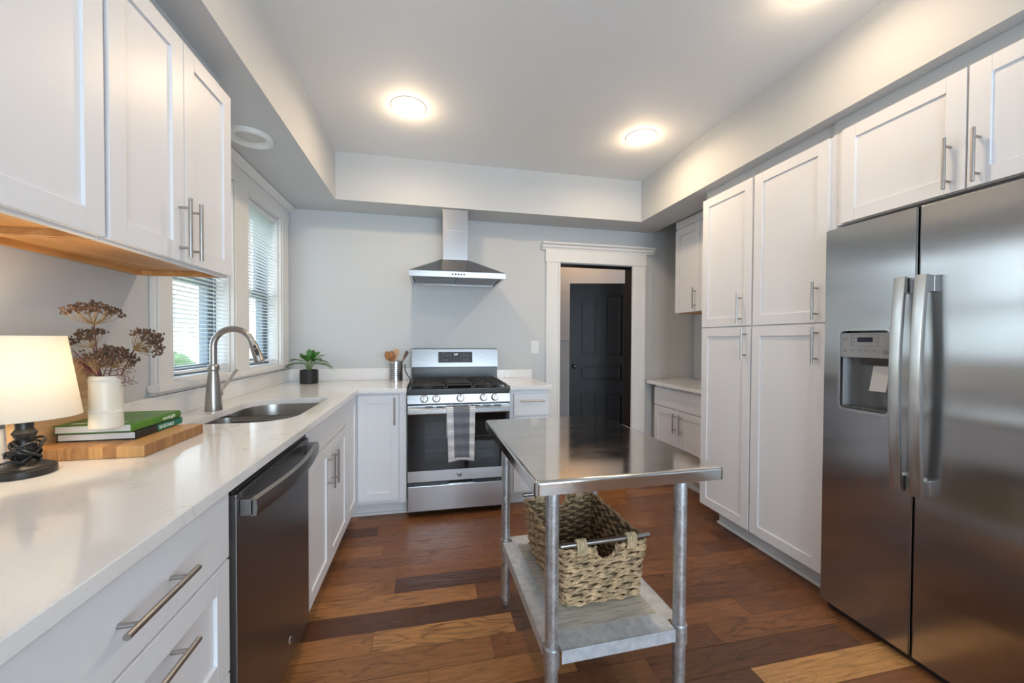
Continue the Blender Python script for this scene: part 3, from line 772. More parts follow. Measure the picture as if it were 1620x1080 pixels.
# ------------------------------------------------------------------ right side: tall cabinets, fridge surround
PX = 1.889
def tall(y0, y1, hup, hlo, toe0, label, dy):
    t = thing('tall_cabinet', label, 'cabinet', (2.2, (y0 + y1) / 2, 0), 'white tall cabinets')
    MB().box(PX, 2.48, y0, y1, .1, 2.226).build('carcass', 'cab', t)
    MB().box(PX + .06, 2.48, toe0[0], toe0[1], .001, .0995).box(PX + .040, PX + .06, toe0[0], toe0[1], .001, .02, .006).build('toe_kick', 'toe', t)
    d = shaker('-X', PX, y0 + .006, y1 - dy, 1.343, 2.222, parent=t); bar('-X', PX - .019, hup, 1.449, .186, d)
    d = shaker('-X', PX, y0 + .006, y1 - .004, .110, 1.336, parent=t); bar('-X', PX - .019, hlo, 1.228, .186, d)
    MB().box(PX + .012, PX + .03, y0, y1, 2.2265, ZS - .001).build('top_filler', 'wall', t)
tall(1.951, 2.381, 2.028, 1.990, (1.951, 2.28), 'white tall pantry cabinet next to the countertop nook', .003)
tall(1.500, 1.949, 1.552, 1.549, (1.500, 1.950), 'white tall pantry cabinet next to the refrigerator', .008)
t = thing('wall_cabinet', 'white double door wall cabinet above the refrigerator', 'cabinet', (2.2, .98, 1.79), 'white wall cabinets')
MB().box(PX, 2.48, .565, 1.478, 1.797, 2.232).build('carcass', 'cab', t)
MB().box(PX - .002, 2.48, 1.478, 1.4985, 1.775, 2.232).build('side_panel', 'cab', t)
MB().box(PX, PX + .03, .55, 1.498, 2.2325, ZS - .001).build('top_filler', 'wall', t)
d = shaker('-X', PX, 1.022, 1.447, 1.798, 2.229, parent=t); bar('-X', PX - .019, 1.063, 1.902, .186, d)
d = shaker('-X', PX, .572, 1.016, 1.798, 2.229, parent=t); bar('-X', PX - .019, .985, 1.900, .186, d)

# nook: upper cabinet, base cabinet, counter
NX = 2.149
t = thing('wall_cabinet', 'white wall cabinet in the nook over the small countertop', 'cabinet', (2.35, 2.75, 1.49), 'white wall cabinets')
MB().box(NX, XR - .004, 2.42, 3.062, 1.491, 2.232).build('carcass', 'cab', t)
MB().box(NX + .02, XR - .01, 2.43, 3.05, 1.486, 1.4905).build('underside', 'maple', t)
d = shaker('-X', NX, 2.745, 3.056, 1.492, 2.214, parent=t); bar('-X', NX - .019, 2.785, 1.600, .17, d)
shaker('-X', NX, 2.424, 2.741, 1.492, 2.214, parent=t)
MB().box(NX - .012, NX + .008, 2.42, 3.062, 2.2325, ZS - .001).box(NX + .008, XR - .004, 2.42, 3.03, 2.2325, 2.30).build('top_filler', 'cab', t)
t = thing('nook_cabinet', 'white two door base cabinet in the nook beside the doorway', 'cabinet', (2.3, 2.9, 0), 'white base cabinets')
NB = 2.119
MB().box(NB, XR - .004, 2.40, 3.322, .1, .836).build('carcass', 'cab', t)
MB().box(NB + .05, XR - .004, 2.40, 3.322, .001, .0995).box(NB + .03, NB + .05, 2.40, 3.322, .001, .03, .005).build('toe_kick', 'toe', t)
slab('-X', NB, 2.41, 3.315, .648, .812, parent=t, name='false_front')
d = shaker('-X', NB, 2.945, 3.315, .115, .640, parent=t); bar('-X', NB - .019, 2.985, .53, .17, d)
d = shaker('-X', NB, 2.41, 2.94, .115, .640, parent=t); bar('-X', NB - .019, 2.900, .53, .17, d)
c3 = MB().box(2.052, XR - .004, 2.386, YB - .012, .8375, .868, .002).build('countertop', 'quartz', org=(2.3, 2.9, .85))
tag(c3, 'small countertop in the nook beside the tall cabinets', 'countertop')
MB().box(2.30, XR - .004, YB - .012, YB + .002, .8685, .879, .002).build('caulk_strip', 'trim', c3)

# ------------------------------------------------------------------ refrigerator
def fridge():
    t = thing('refrigerator', 'side by side stainless refrigerator with a dispenser', 'refrigerator', (2.2, 1.0, 0))
    MB().box(1.885, 2.50, .563, 1.462, .03, 1.752, .003).build('body', 'dark_grey', t)
    MB().box(1.84, 1.90, .57, 1.455, .004, .034, .004).build('base_grille', 'black', t)
    X0, X1 = 1.812, 1.878
    dsp = rrect(1.196, 1.398, .943, 1.305, [.022] * 4, 5)
    dl = MB().plate([(1.120, .036), (1.468, .036), (1.468, 1.764), (1.120, 1.764)], [dsp], 'X', X0, X1, .004).build('freezer_door', 'fridge', t)
    dr = MB().box(X0, X1, .56, 1.112, .036, 1.764, .005).build('refrigerator_door', 'fridge', t)
    MB().box(X0 + .012, X1, 1.112, 1.120, .036, 1.764).build('door_gasket', 'black', t)
    # dispenser
    b = MB().plate(rrect(1.193, 1.401, .940, 1.308, [.024] * 4, 5), [rrect(1.203, 1.391, .955, 1.296, [.018] * 4, 5)], 'X', X0 - .004, X0 + .02, .002)
    ds = b.build('dispenser_frame', 'steel_bright', dl)
    b = MB().box(X0 + .06, X0 + .064, 1.2, 1.395, .945, 1.30)
    b.quads([[(X0 + .012 + .048 * math.sin(math.pi * k / 12) ** .5, 1.390 - .188 * k / 12, z) for k in range(13)] for z in (.955, 1.185)])
    b.build('dispenser_cavity', 'dispenser_grey', ds)
    pn = MB().box(X0 + .002, X0 + .045, 1.2, 1.394, 1.180, 1.288, .003).build('control_panel', 'grey_plastic', ds)
    px = X0 + .002
    MB().box(px - .0008, px, 1.265, 1.325, 1.248, 1.268).build('display', 'screen', pn)
    b = MB()
    for (a, c, z0, z1) in ((1.245, 1.347, 1.2785, 1.2792), (1.245, 1.347, 1.2305, 1.2312)): b.box(px - .0006, px, a, c, z0, z1)
    for a in (1.245, 1.347): b.box(px - .0006, px, a - .0004, a + .0004, 1.2305, 1.2792)
    for yy in (1.338, 1.254):
        for zz in (1.265, 1.248): b.box(px - .0006, px, yy - .003, yy + .003, zz - .0012, zz + .0012)
    for yy, n in ((1.375, 2), (1.345, 1), (1.315, 1), (1.288, 1), (1.26, 1), (1.218, 3)):
        for k in range(n): b.box(px - .0006, px, yy - .008, yy + .008, 1.211 - k * .006, 1.2125 - k * .006)
    for k in range(2): b.box(px - .0006, px, 1.367, 1.383, 1.262 - k * .006, 1.2635 - k * .006)
    b.build('panel_print', 'ink', pn)
    b = MB().prism([(X0 + .004, 1.18), (X0 + .05, 1.18), (X0 + .05, 1.155), (X0 + .02, 1.15)], 'Y', 1.205, 1.32)
    b.build('nozzle_housing', 'dark_grey', ds)
    b = MB(); rot = Matrix.Rotation(R(12), 3, 'Y')
    b.box(X0 + .014, X0 + .020, 1.215, 1.278, 1.04, 1.15, .004, rot=rot); b.build('dispenser_paddle', 'paddle', ds)
    MB().box(X0 + .004, X0 + .06, 1.204, 1.39, .956, .966, .002).build('drip_tray', 'dark_grey', ds)
    # handles: bowed flat bars on stand-offs
    for dd, y0, y1 in ((dl, 1.128, 1.164), (dr, 1.062, 1.098)):
        bm_ = bmesh.new(); rings = []; n = 16
        for i in range(n + 1):
            u = i / n; z = .672 + .826 * u; xo = X0 - .046 - .020 * math.sin(math.pi * u)
            rings.append([bm_.verts.new(p) for p in ((xo + .014, y0, z), (xo + .002, y0, z), (xo, y0 + .004, z), (xo, y1 - .004, z), (xo + .002, y1, z), (xo + .014, y1, z))])
        for A, B in zip(rings, rings[1:]):
            for k in range(6): bm_.faces.new((A[k], A[(k + 1) % 6], B[(k + 1) % 6], B[k]))
        bm_.faces.new(rings[0]); bm_.faces.new(rings[-1]); bmesh.ops.recalc_face_normals(bm_, faces=bm_.faces)
        b = MB(); b._merge(bm_)
        for z0, z1 in ((.674, .735), (1.435, 1.496)): b.box(X0 - .040, X0 + .001, y0 + .003, y1 - .003, z0, z1, .004)
        b.build('handle', 'fridge_handle', dd)
fridge()

# ------------------------------------------------------------------ range
def gas_range():
    x0, x1 = -.152, .574; Y0 = 2.78
    t = thing('gas_range', 'stainless gas range with black cooktop under the hood', 'stove', ((x0 + x1) / 2, 3.05, 0))
    MB().box(x0 + .003, x1 - .003, Y0 + .005, 3.34, .03, .862).build('body', 'black_enamel', t)
    for xx in (x0 + .05, x1 - .05):
        for yy in (2.84, 3.28): MB().cyl((xx, yy, .001), (xx, yy, .03), .016).build('foot', 'black', t)
    # cooktop
    MB().box(x0, x1, Y0 - .012, 3.30, .862, .902, .006).build('cooktop', 'black_enamel', t)
    for k, (gx0, gx1) in enumerate(((x0 + .02, x0 + .262), (x0 + .268, x1 - .268), (x1 - .262, x1 - .02))):
        b = MB(); y0_, y1_ = Y0 + .02, 3.25; z = .930; xm = (gx0 + gx1) / 2
        for a in (gx0 + .006, gx1 - .006): b.box(a - .006, a + .006, y0_, y1_, z - .012, z, .003)
        for yy in (y0_ + .006, y1_ - .006, (y0_ + y1_) / 2): b.box(gx0, gx1, yy - .006, yy + .006, z - .012, z, .003)
        for yy in (y0_ + .006, y1_ - .006):
            for a in (gx0 + .006, gx1 - .006): b.box(a - .006, a + .006, yy - .006, yy + .006, .902, z - .01)
        if k != 1:
            for cy in (y0_ + .115, y1_ - .115):
                for q in range(8):
                    an = q * math.pi / 4
                    dx, dy = math.cos(an), math.sin(an); ln = min(.112 / max(abs(dx), 1e-3), .108 / max(abs(dy), 1e-3))
                    b.tube([(xm + dx * .028, cy + dy * .028, z - .002), (xm + dx * ln, cy + dy * ln, z - .005)], [.005, .006], 6)
        gr = b.build('grate', 'cast_iron', t)
        if k == 1: MB().box(gx0 + .012, gx1 - .012, y0_ + .06, y1_ - .03, z - .004, z + .004, .004).build('griddle', 'cast_iron', gr)
        else:
            for cy in (y0_ + .115, y1_ - .115):
                MB().lathe([(.05, .902), (.05, .908), (.034, .912), (.034, .918), (.030, .921), (0, .922)], (xm, cy, 0), 28).build('burner', 'dark_grey', t)
    # control panel with knobs
    pn = MB().prism([(Y0, .798), (Y0 - .028, .802), (Y0 - .016, .861), (Y0, .862)], 'X', x0, x1).build('control_panel', 'range_steel', t)
    for kx in (-.037, .046, .214, .380, .463):
        mt = Matrix.Rotation(R(78), 3, 'X')
        c = (kx, Y0 - .022, .835)
        kb = MB().lathe([(.0275, 0), (.0275, .004), (.025, .006), (.0235, .024), (.021, .027), (0, .027)], c, 28, mt).build('knob', 'nickel', pn)
        MB().box(kx - .006, kx + .006, Y0 - .056, Y0 - .046, .818, .864, .003, rot=Matrix.Rotation(R(-12), 3, 'X')).build('grip', 'chrome', kb)
    # oven door
    dY = Y0 - .025
    dr = MB().plate([(x0 + .002, .252), (x1 - .002, .252), (x1 - .002, .788), (x0 + .002, .788)], [[(x0 + .02, .335), (x1 - .02, .335), (x1 - .02, .725), (x0 + .02, .725)]], 'Y', dY, dY + .03, .003).build('oven_door', 'steel_bright', t)
    MB().box(x0 + .003, x1 - .003, dY - .002, dY + .025, .33, .735, .001).build('door_glass', 'black_glass', dr)
    MB().box(-.035, .449, dY - .0026, dY - .002, .405, .665).build('viewing_window', 'oven_window', dr)
    b = MB()
    for zz in (.47, .56): b.box(-.03, .445, dY - .0030, dY - .0026, zz, zz + .003)
    b.build('rack_line', 'dark_grey', dr)
    for a in (x0 + .12, x0 + .20, x0 + .27, x1 - .28, x1 - .2, x1 - .12):
        MB().box(a, a + .055, dY - .0015, dY + .001, .777, .783).build('vent_slot', 'black', dr)
    b = MB().prism([(dY - .045, .733), (dY - .05, .742), (dY - .05, .768), (dY - .045, .775), (dY - .034, .775), (dY - .034, .733)], 'X', x0 + .01, x1 - .01)
    for a in (x0 + .012, x1 - .052): b.box(a, a + .04, dY - .036, dY + .001, .738, .77, .003)
    b.build('handle', 'steel', dr)
    e = MB().lathe([(.0, .004), (.013, .004), (.0165, .003), (.018, 0)], (.208, dY, .292), 28, Matrix.Rotation(R(90), 3, 'X')).build('emblem', 'nickel', dr)
    q = MB(); textmesh(q, 'GE', .016, lambda a, b_, c: (.208 + a, dY - .0043 - c, .292 + b_), .0004, shear=.3); q.build('emblem_lettering', 'ink', e)
    dw = MB().box(x0 + .002, x1 - .002, dY - .002, Y0 + .01, .045, .224, .005).build('storage_drawer', 'steel_bright', t)
    MB().box(.13, .31, dY - .006, dY + .01, .2245, .232, .002).build('drawer_pull', 'steel_bright', dw)
    # backguard
    MB().box(x0 + .012, x1 - .004, 3.30, 3.372, .862, 1.018, .006).build('lower_backguard', 'black_enamel', t)
    bgd = MB().prism([(3.372, 1.018), (3.296, 1.020), (3.318, 1.168), (3.326, 1.174), (3.372, 1.174)], 'X', x0 + .006, x1 + .004, .002).build('backguard', 'range_steel', t)
    def F(u, v, w): return (u, 3.296 + (v - 1.02) * (.022 / .148) - w, v)
    def pan(b, u0, u1, v0, v1, w):
        b.quads([[F(u0, v0, w), F(u1, v0, w)], [F(u0, v1, w), F(u1, v1, w)]], .0012)
    b = MB(); pan(b, .070, .357, 1.056, 1.146, .0015); ps = b.build('control_display', 'black', bgd)
    b = MB(); pan(b, .188, .245, 1.110, 1.138, .0022); b.build('clock_screen', 'screen', ps)
    b = MB(); textmesh(b, '2:07', .022, lambda a, b_, c: F(.217 + a, 1.124 + b_, .0038 + c), .0002); b.build('clock_digits', 'display', ps)
    b = MB()
    for i, uu in enumerate((.115, .142, .168, .195, .225, .258, .285, .312)):
        for j, vv in enumerate((1.132, 1.114, 1.096, 1.078)):
            if 3 <= i <= 4 and j < 2: continue
            if j == 3 and 2 <= i <= 5: continue
            pan(b, uu - .004, uu + .004, vv - .0025, vv + .0025, .0025)
    b.build('touch_key', 'grey_plastic', ps)
gas_range()
tag(MB().tube([(-.205, 3.374, 1.04), (-.203, 3.362, .99), (-.185, 3.345, .955), (-.160, 3.31, .925), (-.1535, 3.20, .917), (-.1535, 3.0, .916), (-.1545, 2.86, .914), (-.1545, 2.79, .905), (-.1545, 2.775, .86)], .004, 10).build('power_cord', 'black', org=(-.18, 3.3, .91)), 'black cord running down between the utensil holder and the range', 'cord')

# towel over the oven handle
def towel():
    x0, x1 = .114, .312; n, mrow = 24, 48
    path = [(2.732, .56)] + [(2.724, z) for z in (.62, .70, .772)] + [(2.715, .782), (2.700, .784), (2.694, .774)] + [(2.692 - .004 * math.sin(k), .765 - k * (.362 / 30)) for k in range(1, 31)]
    L = [0]
    for a, c in zip(path, path[1:]): L.append(L[-1] + math.hypot(a[0] - c[0], a[1] - c[1]))
    g = []; uvs = []
    for (yy, z), l in zip(path, L):
        k = max(0, (.77 - z) / .37) if l > .2 else 0
        row = []
        for i in range(n + 1):
            u = i / n
            xx = x0 + (x1 - x0) * u + (.012 * k * (1 - u)) - .006 * k * u
            yo = -.0035 * k * math.sin(u * 9 + .5) - .002 * math.sin(u * 17 + z * 12)
            zz = z + (.010 * k * math.sin(u * 3.4) if l > .2 else 0) - (.006 * k * (1 - u) if l > .2 else 0)
            row.append((xx, yy + yo - .002, zz))
        g.append(row)
    b = MB(); b.quads(g)
    me_uv = (L, n)
    o = b.build('tea_towel', 'towel', org=(.21, 2.70, .6))
    uv = o.data.uv_layers.new(name='UVMap')
    pos = {}
    k = 0; tot = L[-1]; start = L[6]
    vidx = {}
    for ri, l in enumerate(L):
        for i in range(n + 1): vidx[ri * (n + 1) + i] = (i / n, 1 - (l - start) / (tot - start))
    for lp in o.data.loops: uv.data[lp.index].uv = vidx[lp.vertex_index]
    so = o.modifiers.new('thick', 'SOLIDIFY'); so.thickness = .003
    tag(o, 'gray and white striped tea towel hanging on the oven handle', 'towel')
towel()

# ------------------------------------------------------------------ range hood
def hood():
    x0, x1, y0, y1 = -.150, .570, 2.92, YB - .002
    t = thing('range_hood', 'stainless chimney range hood above the stove', 'range hood', ((x0 + x1) / 2, 3.2, 1.72))
    cx0, cx1, cy0 = .100, .298, 3.125
    b = MB().plate([(x0, y0), (x1, y0), (x1, y1), (x0, y1)], [[(x0 + .025, y0 + .025), (x1 - .025, y0 + .025), (x1 - .025, y1 - .02), (x0 + .025, y1 - .02)]], 'Z', 1.718, 1.759, .0015)
    rm = b.build('rim', 'steel_bright', t)
    bm_ = bmesh.new()
    lo = [bm_.verts.new(p) for p in ((x0, y0, 1.7595), (x1, y0, 1.7595), (x1, y1, 1.7595), (x0, y1, 1.7595))]
    hi = [bm_.verts.new(p) for p in ((cx0 - .004, cy0 - .004, 1.889), (cx1 + .004, cy0 - .004, 1.889), (cx1 + .004, y1, 1.889), (cx0 - .004, y1, 1.889))]
    for i in range(4): bm_.faces.new((lo[i], lo[(i + 1) % 4], hi[(i + 1) % 4], hi[i]))
    bm_.faces.new(hi); bm_.faces.new(lo); bmesh.ops.recalc_face_normals(bm_, faces=bm_.faces)
    b = MB(); b._merge(bm_); b.build('canopy', 'steel', t, smooth=False)
    b = MB().box(cx0, cx1, cy0, y1, 1.8895, ZS - .001, .002).box(cx0 - .002, cx1 + .002, cy0 - .002, y1, 2.12, 2.1205); b.build('chimney', 'steel', t)
    for a0, a1 in ((x0 + .03, .208), (.212, x1 - .03)):
        b = MB().box(a0, a1, y0 + .03, y1 - .025, 1.726, 1.732)
        for k in range(9): b.box(a0 + .02, a1 - .02, y0 + .06 + k * .042, y0 + .075 + k * .042, 1.723, 1.7265)
        b.build('grease_filter', 'filter', t)
    b = MB()
    for k in range(5):
        xx = .168 + k * .021
        b.lathe([(.0, .004), (.006, .004), (.0068, 0)], (xx, y0, 1.739), 16, Matrix.Rotation(R(90), 3, 'X'))
    b.build('push_button', 'black', rm)
hood()

# switch
t = thing('light_switch', 'white toggle light switch on the back wall left of the doorway', 'light switch', (.938, YB, 1.185))
MB().box(.901, .974, YB - .006, YB - .0005, 1.128, 1.243, .003).build('plate', 'trim', t)
MB().box(.9335, .9415, YB - .014, YB - .0055, 1.178, 1.195, .002).build('toggle', 'trim', t)

# ------------------------------------------------------------------ blinds
for i, (y0, y1) in enumerate(WIN):
    t = thing('window_blind', ('white horizontal blind in the window behind the faucet', 'white horizontal blind in the window near the corner plant')[i], 'blind', (XL - .03, (y0 + y1) / 2, 2.14), 'white horizontal blinds')
    ya, yb = y0 + .012, y1 - .012; zt = WZ1 - .012; zb = (1.085, 1.090)[i]
    MB().box(XL - .05, XL - .012, ya, yb, zt - .03, zt, .003).build('head_rail', 'blind', t)
    b = MB(); z = zt - .045; rnd = random.Random(i)
    while z > zb + .02:
        a = R(9 + rnd.uniform(-1.5, 1.5)); g = []
        for k in range(4):
            u = (k / 3 - .5); w = u * .025
            g.append([(XL - .031 + w * math.cos(a), yy, z + w * math.sin(a) + .0016 * (1 - 4 * u * u)) for yy in (ya, yb)])
        b.quads(g, .0005); z -= .0215
    b.build('slat', 'blind', t)
    MB().box(XL - .044, XL - .018, ya, yb, zb, zb + .012, .003).build('bottom_rail', 'blind', t)
    b = MB()
    for f in (.12, .88):
        yy = ya + (yb - ya) * f
        for dx in (-.014, .014): b.cyl((XL - .031 + dx, yy, zb), (XL - .031 + dx, yy, zt - .02), .0009, 6)
    b.build('ladder_cord', 'blind', t)
    MB().cyl((XL - .008, ya + .07, zt - .03), (XL - .006, ya + .075, zt - .62), .003, 8).build('tilt_wand', 'blind', t)

# ------------------------------------------------------------------ outside
struct(MB().box(-30, -1.7, -12, 20, -.9, -.8).build('ground', 'grass'), 'lawn outside the windows')
hs = thing('neighbor_house', 'pale neighboring house seen through the side windows', 'house', (-9, 12.5, -.8))
MB().box(-13, -8, 8, 17, -.8, 1.9).build('house_wall', 'siding', hs)
MB().prism([(-13.3, 1.9), (-7.7, 1.9), (-10.5, 3.4)], 'Y', 7.7, 17.3).build('roof', 'roofing', hs)
rnd = random.Random(5)
for k, (x, y, r_) in enumerate(((-4.3, 6.6, .62), (-5.6, 9.8, .75))):
    b = MB()
    for q in range(60):
        a = rnd.random() * 6.28; zz = rnd.random(); rr = r_ * math.sqrt(1 - (zz * .9) ** 2) * rnd.uniform(.6, 1)
        b.ball((x + rr * math.cos(a), y + rr * math.sin(a), -.8 + zz * r_ * 2.0 + .1), r_ * .25, 1)
    tag(b.build('garden_bush', 'hedge', org=(x, y, -.8)), ('green bush outside the windows, nearer of two', 'green bush outside the windows, farther of two')[k], 'bush', 'bushes outside')

# ------------------------------------------------------------------ table lamp
def table_lamp():
    x, y = -.985, 1.187
    t = thing('table_lamp', 'small black table lamp with white shade on the counter', 'lamp', (x, y, .91))
    MB().lathe([(.053, .9105), (.054, .913), (.054, .926), (.051, .930), (.045, .931), (.041, .935), (.030, .941), (.018, .950), (.014, .958)], (x, y, 0), 48).build('base', 'black_lamp', t)
    MB().lathe([(.013, .955), (.017, .965), (.020, .975), (.014, .990), (.016, 1.000), (.019, 1.006), (.022, 1.014), (.018, 1.020), (.015, 1.026), (.016, 1.040), (.024, 1.0425), (.024, 1.0455), (.014, 1.048), (.011, 1.075), (.011, 1.10)], (x, y, 0), 32).build('stem', 'black_lamp', t)
    b = MB(); pts = []
    for i in range(150):
        a = i * .29; u = i / 149
        rr = .024 + .007 * math.sin(i * .55) + .004 * math.sin(i * .21)
        pts.append((x + rr * math.cos(a), y + rr * math.sin(a), .968 + .017 * math.sin(i * .37) + .012 * math.sin(i * .113 + 1)))
    pts += [(x + .01, y - .045, .955), (x - .03, y - .062, .942), (x - .07, y - .07, .925), (x - .10, y - .11, .915), (x - .11, y - .2, .915)]
    b.tube(pts, .0032, 8); b.build('cord', 'black', t)
    b = MB()
    b.lathe([(.098, 1.052), (.0985, 1.053), (.0725, 1.254), (.072, 1.255), (.0712, 1.254), (.0968, 1.053), (.098, 1.052)], (x, y, 0), 64, cap=False)
    b.build('lamp_shade', 'shade', t)
    MB().ball((x, y, 1.135), .022, 3, (1, 1, 1.25)).build('bulb', 'can_glow', t)
    lamp('table_lamp_light', 'POINT', (x, y, 1.175), 3.0, (1, .77, .50), .035)
table_lamp()

# boards, books, vase
tag(MB().box(-1.072, -.795, 1.292, 1.582, .9105, .9445, .003).build('cutting_board', 'board', org=(-.93, 1.44, .91)), 'thick wooden block cutting board lying under the green books', 'cutting board')
b = MB(); rot = Matrix.Rotation(R(-3), 3, 'Y')
b.plate([(1.262, -.135), (1.552, -.135), (1.552, .135), (1.262, .135)], [], 'X', -.007, .007, .004)
o = b.build('serving_board', 'board_pale', org=(0, 0, 0)); o.location = (-1.0865, 0, 1.0495); o.rotation_euler = (0, R(-3), 0)
tag(o, 'flat wooden board leaning on the wall behind the lamp', 'board')

def book(x0, x1, y0, y1, z0, th, cover, label, rz=0.):
    cx, cy = (x0 + x1) / 2, (y0 + y1) / 2
    t = thing('cookbook', label, 'book', (cx, cy, z0), 'cookbooks on the cutting board', rz, True)
    hx, hy = (x1 - x0) / 2, (y1 - y0) / 2
    b = MB().box(-hx, hx, -hy, hy, 0, .0026, .0008).box(-hx, hx, -hy, hy, th - .0026, th, .0008)
    b.prism([(hx - .003, 0.0004), (hx + .002, .003), (hx + .003, th / 2), (hx + .002, th - .003), (hx - .003, th - .0004)], 'Y', -hy, hy)
    cv = b.build('cover', cover, t)
    MB().box(-hx + .004, hx - .003, -hy + .004, hy - .004, .0027, th - .0027).build('pages', 'paper', t)
    return t, cv, hx, hy
BW = dict(x0=-1.068, x1=-.872, y0=1.372, y1=1.602)
t, cv, hx, hy = book(**BW, z0=.9450, th=.0235, cover='book_black', label='black and teal cookbook, lower of the two on the cutting board', rz=R(1.5))
MB().prism([(hx + .0022, .0008), (hx + .0034, .004), (hx + .0034, .0195), (hx + .0022, .0227)], 'Y', -.02, hy - .002).build('spine_band', 'book_teal', t)
b = MB(); textmesh(b, 'VEGETABLE', .0155, lambda a, b_, c: (hx + .0036 + c, .025 + a, .0115 + b_), .0003); b.build('spine_title', 'white_ink', t)
t, cv, hx, hy = book(-1.070, -.876, 1.366, 1.598, z0=.9690, th=.0245, cover='book_green', label='bright green cookbook lying on top, under the cream vase', rz=R(.5))
b = MB(); textmesh(b, 'weeknight', .016, lambda a, b_, c: (hx + .0034 + c, .05 + a, .0125 + b_), .0003, shear=.25); b.build('spine_title', 'white_ink', t)
b = MB(); textmesh(b, 'weeknight', .034, lambda a, b_, c: (-.005 + a, -.084 + b_, .0246 + c), .0003, shear=.25); b.build('cover_title', 'white_ink', t)

vx, vy, vz = -.913, 1.330, .9936
t = thing('stoneware_crock', 'cream stoneware crock on the green cookbook', 'vase', (vx, vy, vz))
pr = [(.0, vz + .0002), (.0355, vz + .0002), (.0368, vz + .003), (.0360, vz + .040), (.0372, vz + .044), (.0358, vz + .047), (.0372, vz + .050), (.0358, vz + .054), (.0356, vz + .128), (.0366, vz + .131), (.0353, vz + .134), (.0364, vz + .137), (.0352, vz + .141), (.0340, vz + .148), (.0325, vz + .149), (.0315, vz + .146), (.0320, vz + .05), (.0, vz + .045)]
MB().lathe(pr, (vx, vy, 0), 56).build('crock_body', 'cream', t)
b = MB()
for z in (.0470, .0505, .1330, .1375): b.lathe([(.0362, vz + z - .0012), (.0374, vz + z), (.0362, vz + z + .0012)], (vx, vy, 0), 56, cap=False)
b.build('glaze_rings', 'white_glaze', t)

# dried flowers
def dried(label, node, cen, spread, nray, seed, bend=(0, 0), squash=.5, feather=()):
    rnd = random.Random(seed)
    t = thing('dried_flower', label, 'dried flower', (vx, vy, vz + .05), 'dried flowers in the crock')
    p0 = Vector((vx + rnd.uniform(-.012, .012), vy + rnd.uniform(-.012, .012), vz + .05)); p2 = Vector(node)
    pm = (p0 + p2) / 2 + Vector((bend[0], 0, bend[1]))
    pts = [((1 - s) ** 2) * p0 + 2 * s * (1 - s) * pm + s * s * p2 for s in [k / 10 for k in range(11)]]
    # keep the stem inside the mouth
    b = MB().tube(pts, [.0026 - .0008 * k / 10 for k in range(11)], 8)
    for (s, dirx, dirz, ln) in feather:
        a = pts[s]; q = a + Vector((dirx, rnd.uniform(-.01, .01), dirz)) * ln
        b.tube([a, (a + q) / 2 + Vector((0, 0, .004)), q], [.0014, .0011, .0007], 5)
        for k in range(9):
            f = .25 + .75 * k / 8; c = a.lerp(q, f); sg = 1 if k % 2 else -1
            d = Vector((dirx * .5 - sg * dirz * .8, rnd.uniform(-.4, .4), dirz * .5 + sg * dirx * .8)).normalized() * ln * .32
            b.tube([c, c + d * .6, c + d + Vector((0, 0, .003))], [.0009, .0008, .0005], 4)
    b.build('stem', 'flowerstem', t)
    ax = (Vector(cen) - p2); axn = ax.normalized()
    rays, fl = MB(), MB()
    side1 = axn.orthogonal().normalized(); side2 = axn.cross(side1)
    for k in range(nray):
        a = k * 2.399; rr = math.sqrt((k + .5) / nray)
        e = p2 + ax * (1.15 - squash * rr * rr) + (side1 * math.cos(a) + side2 * math.sin(a)) * spread * rr + Vector((rnd.uniform(-1, 1), rnd.uniform(-1, 1), rnd.uniform(-1, 1))) * .004
        m = p2.lerp(e, .55) + (e - p2 - ax * ax.dot(e - p2) / ax.length_squared) * .18
        rays.tube([p2, m, e], [.0011, .0009, .0007], 5)
        dd = (e - m).normalized()
        for q in range(8):
            o_ = Vector((rnd.uniform(-1, 1), rnd.uniform(-1, 1), rnd.uniform(-.3, 1))) * .0105
            fl.tube([e, e + o_ * .8], .0006, 3, cap=False); fl.ball(e + o_ + dd * .004, rnd.uniform(.0022, .0038), 1, (1, 1, 1.3))
    rays.build('ray', 'umbel_ray', t); fl.build('seed_head', 'umbel', t)
dried('tallest dried brown flower head, flat topped, above the crock', (-.940, 1.33, 1.288), (-.940, 1.33, 1.334), .060, 24, 1, (-.004, 0), .6)
dried('dried brown flower head leaning left just below the tallest one', (-.946, 1.335, 1.222), (-.962, 1.33, 1.252), .036, 14, 2, (-.006, 0), .4, ((7, .5, .9, .06), (5, .35, .95, .055)))
dried('dried brown flower head reaching right in front of the window casing', (-.850, 1.34, 1.216), (-.806, 1.345, 1.243), .042, 22, 3, (.0, .0), .5, ((4, .85, .25, .05),))
dried('dense dried brown flower head low at the crock rim, right of centre', (-.893, 1.32, 1.166), (-.872, 1.315, 1.196), .040, 22, 4, (0, 0), .3, ((9, .9, .15, .06), (8, .9, -.05, .05)))
dried('small dried tan flower head low in the middle of the crock', (-.922, 1.31, 1.162), (-.912, 1.305, 1.188), .034, 16, 5, (0, 0), .3)
rnd = random.Random(9)
t = thing('dried_flower', 'bare feathery purple sprig spilling left behind the lampshade', 'dried flower', (vx, vy, vz + .05), 'dried flowers in the crock')
b = MB(); a = Vector((vx - .005, vy, vz + .06))
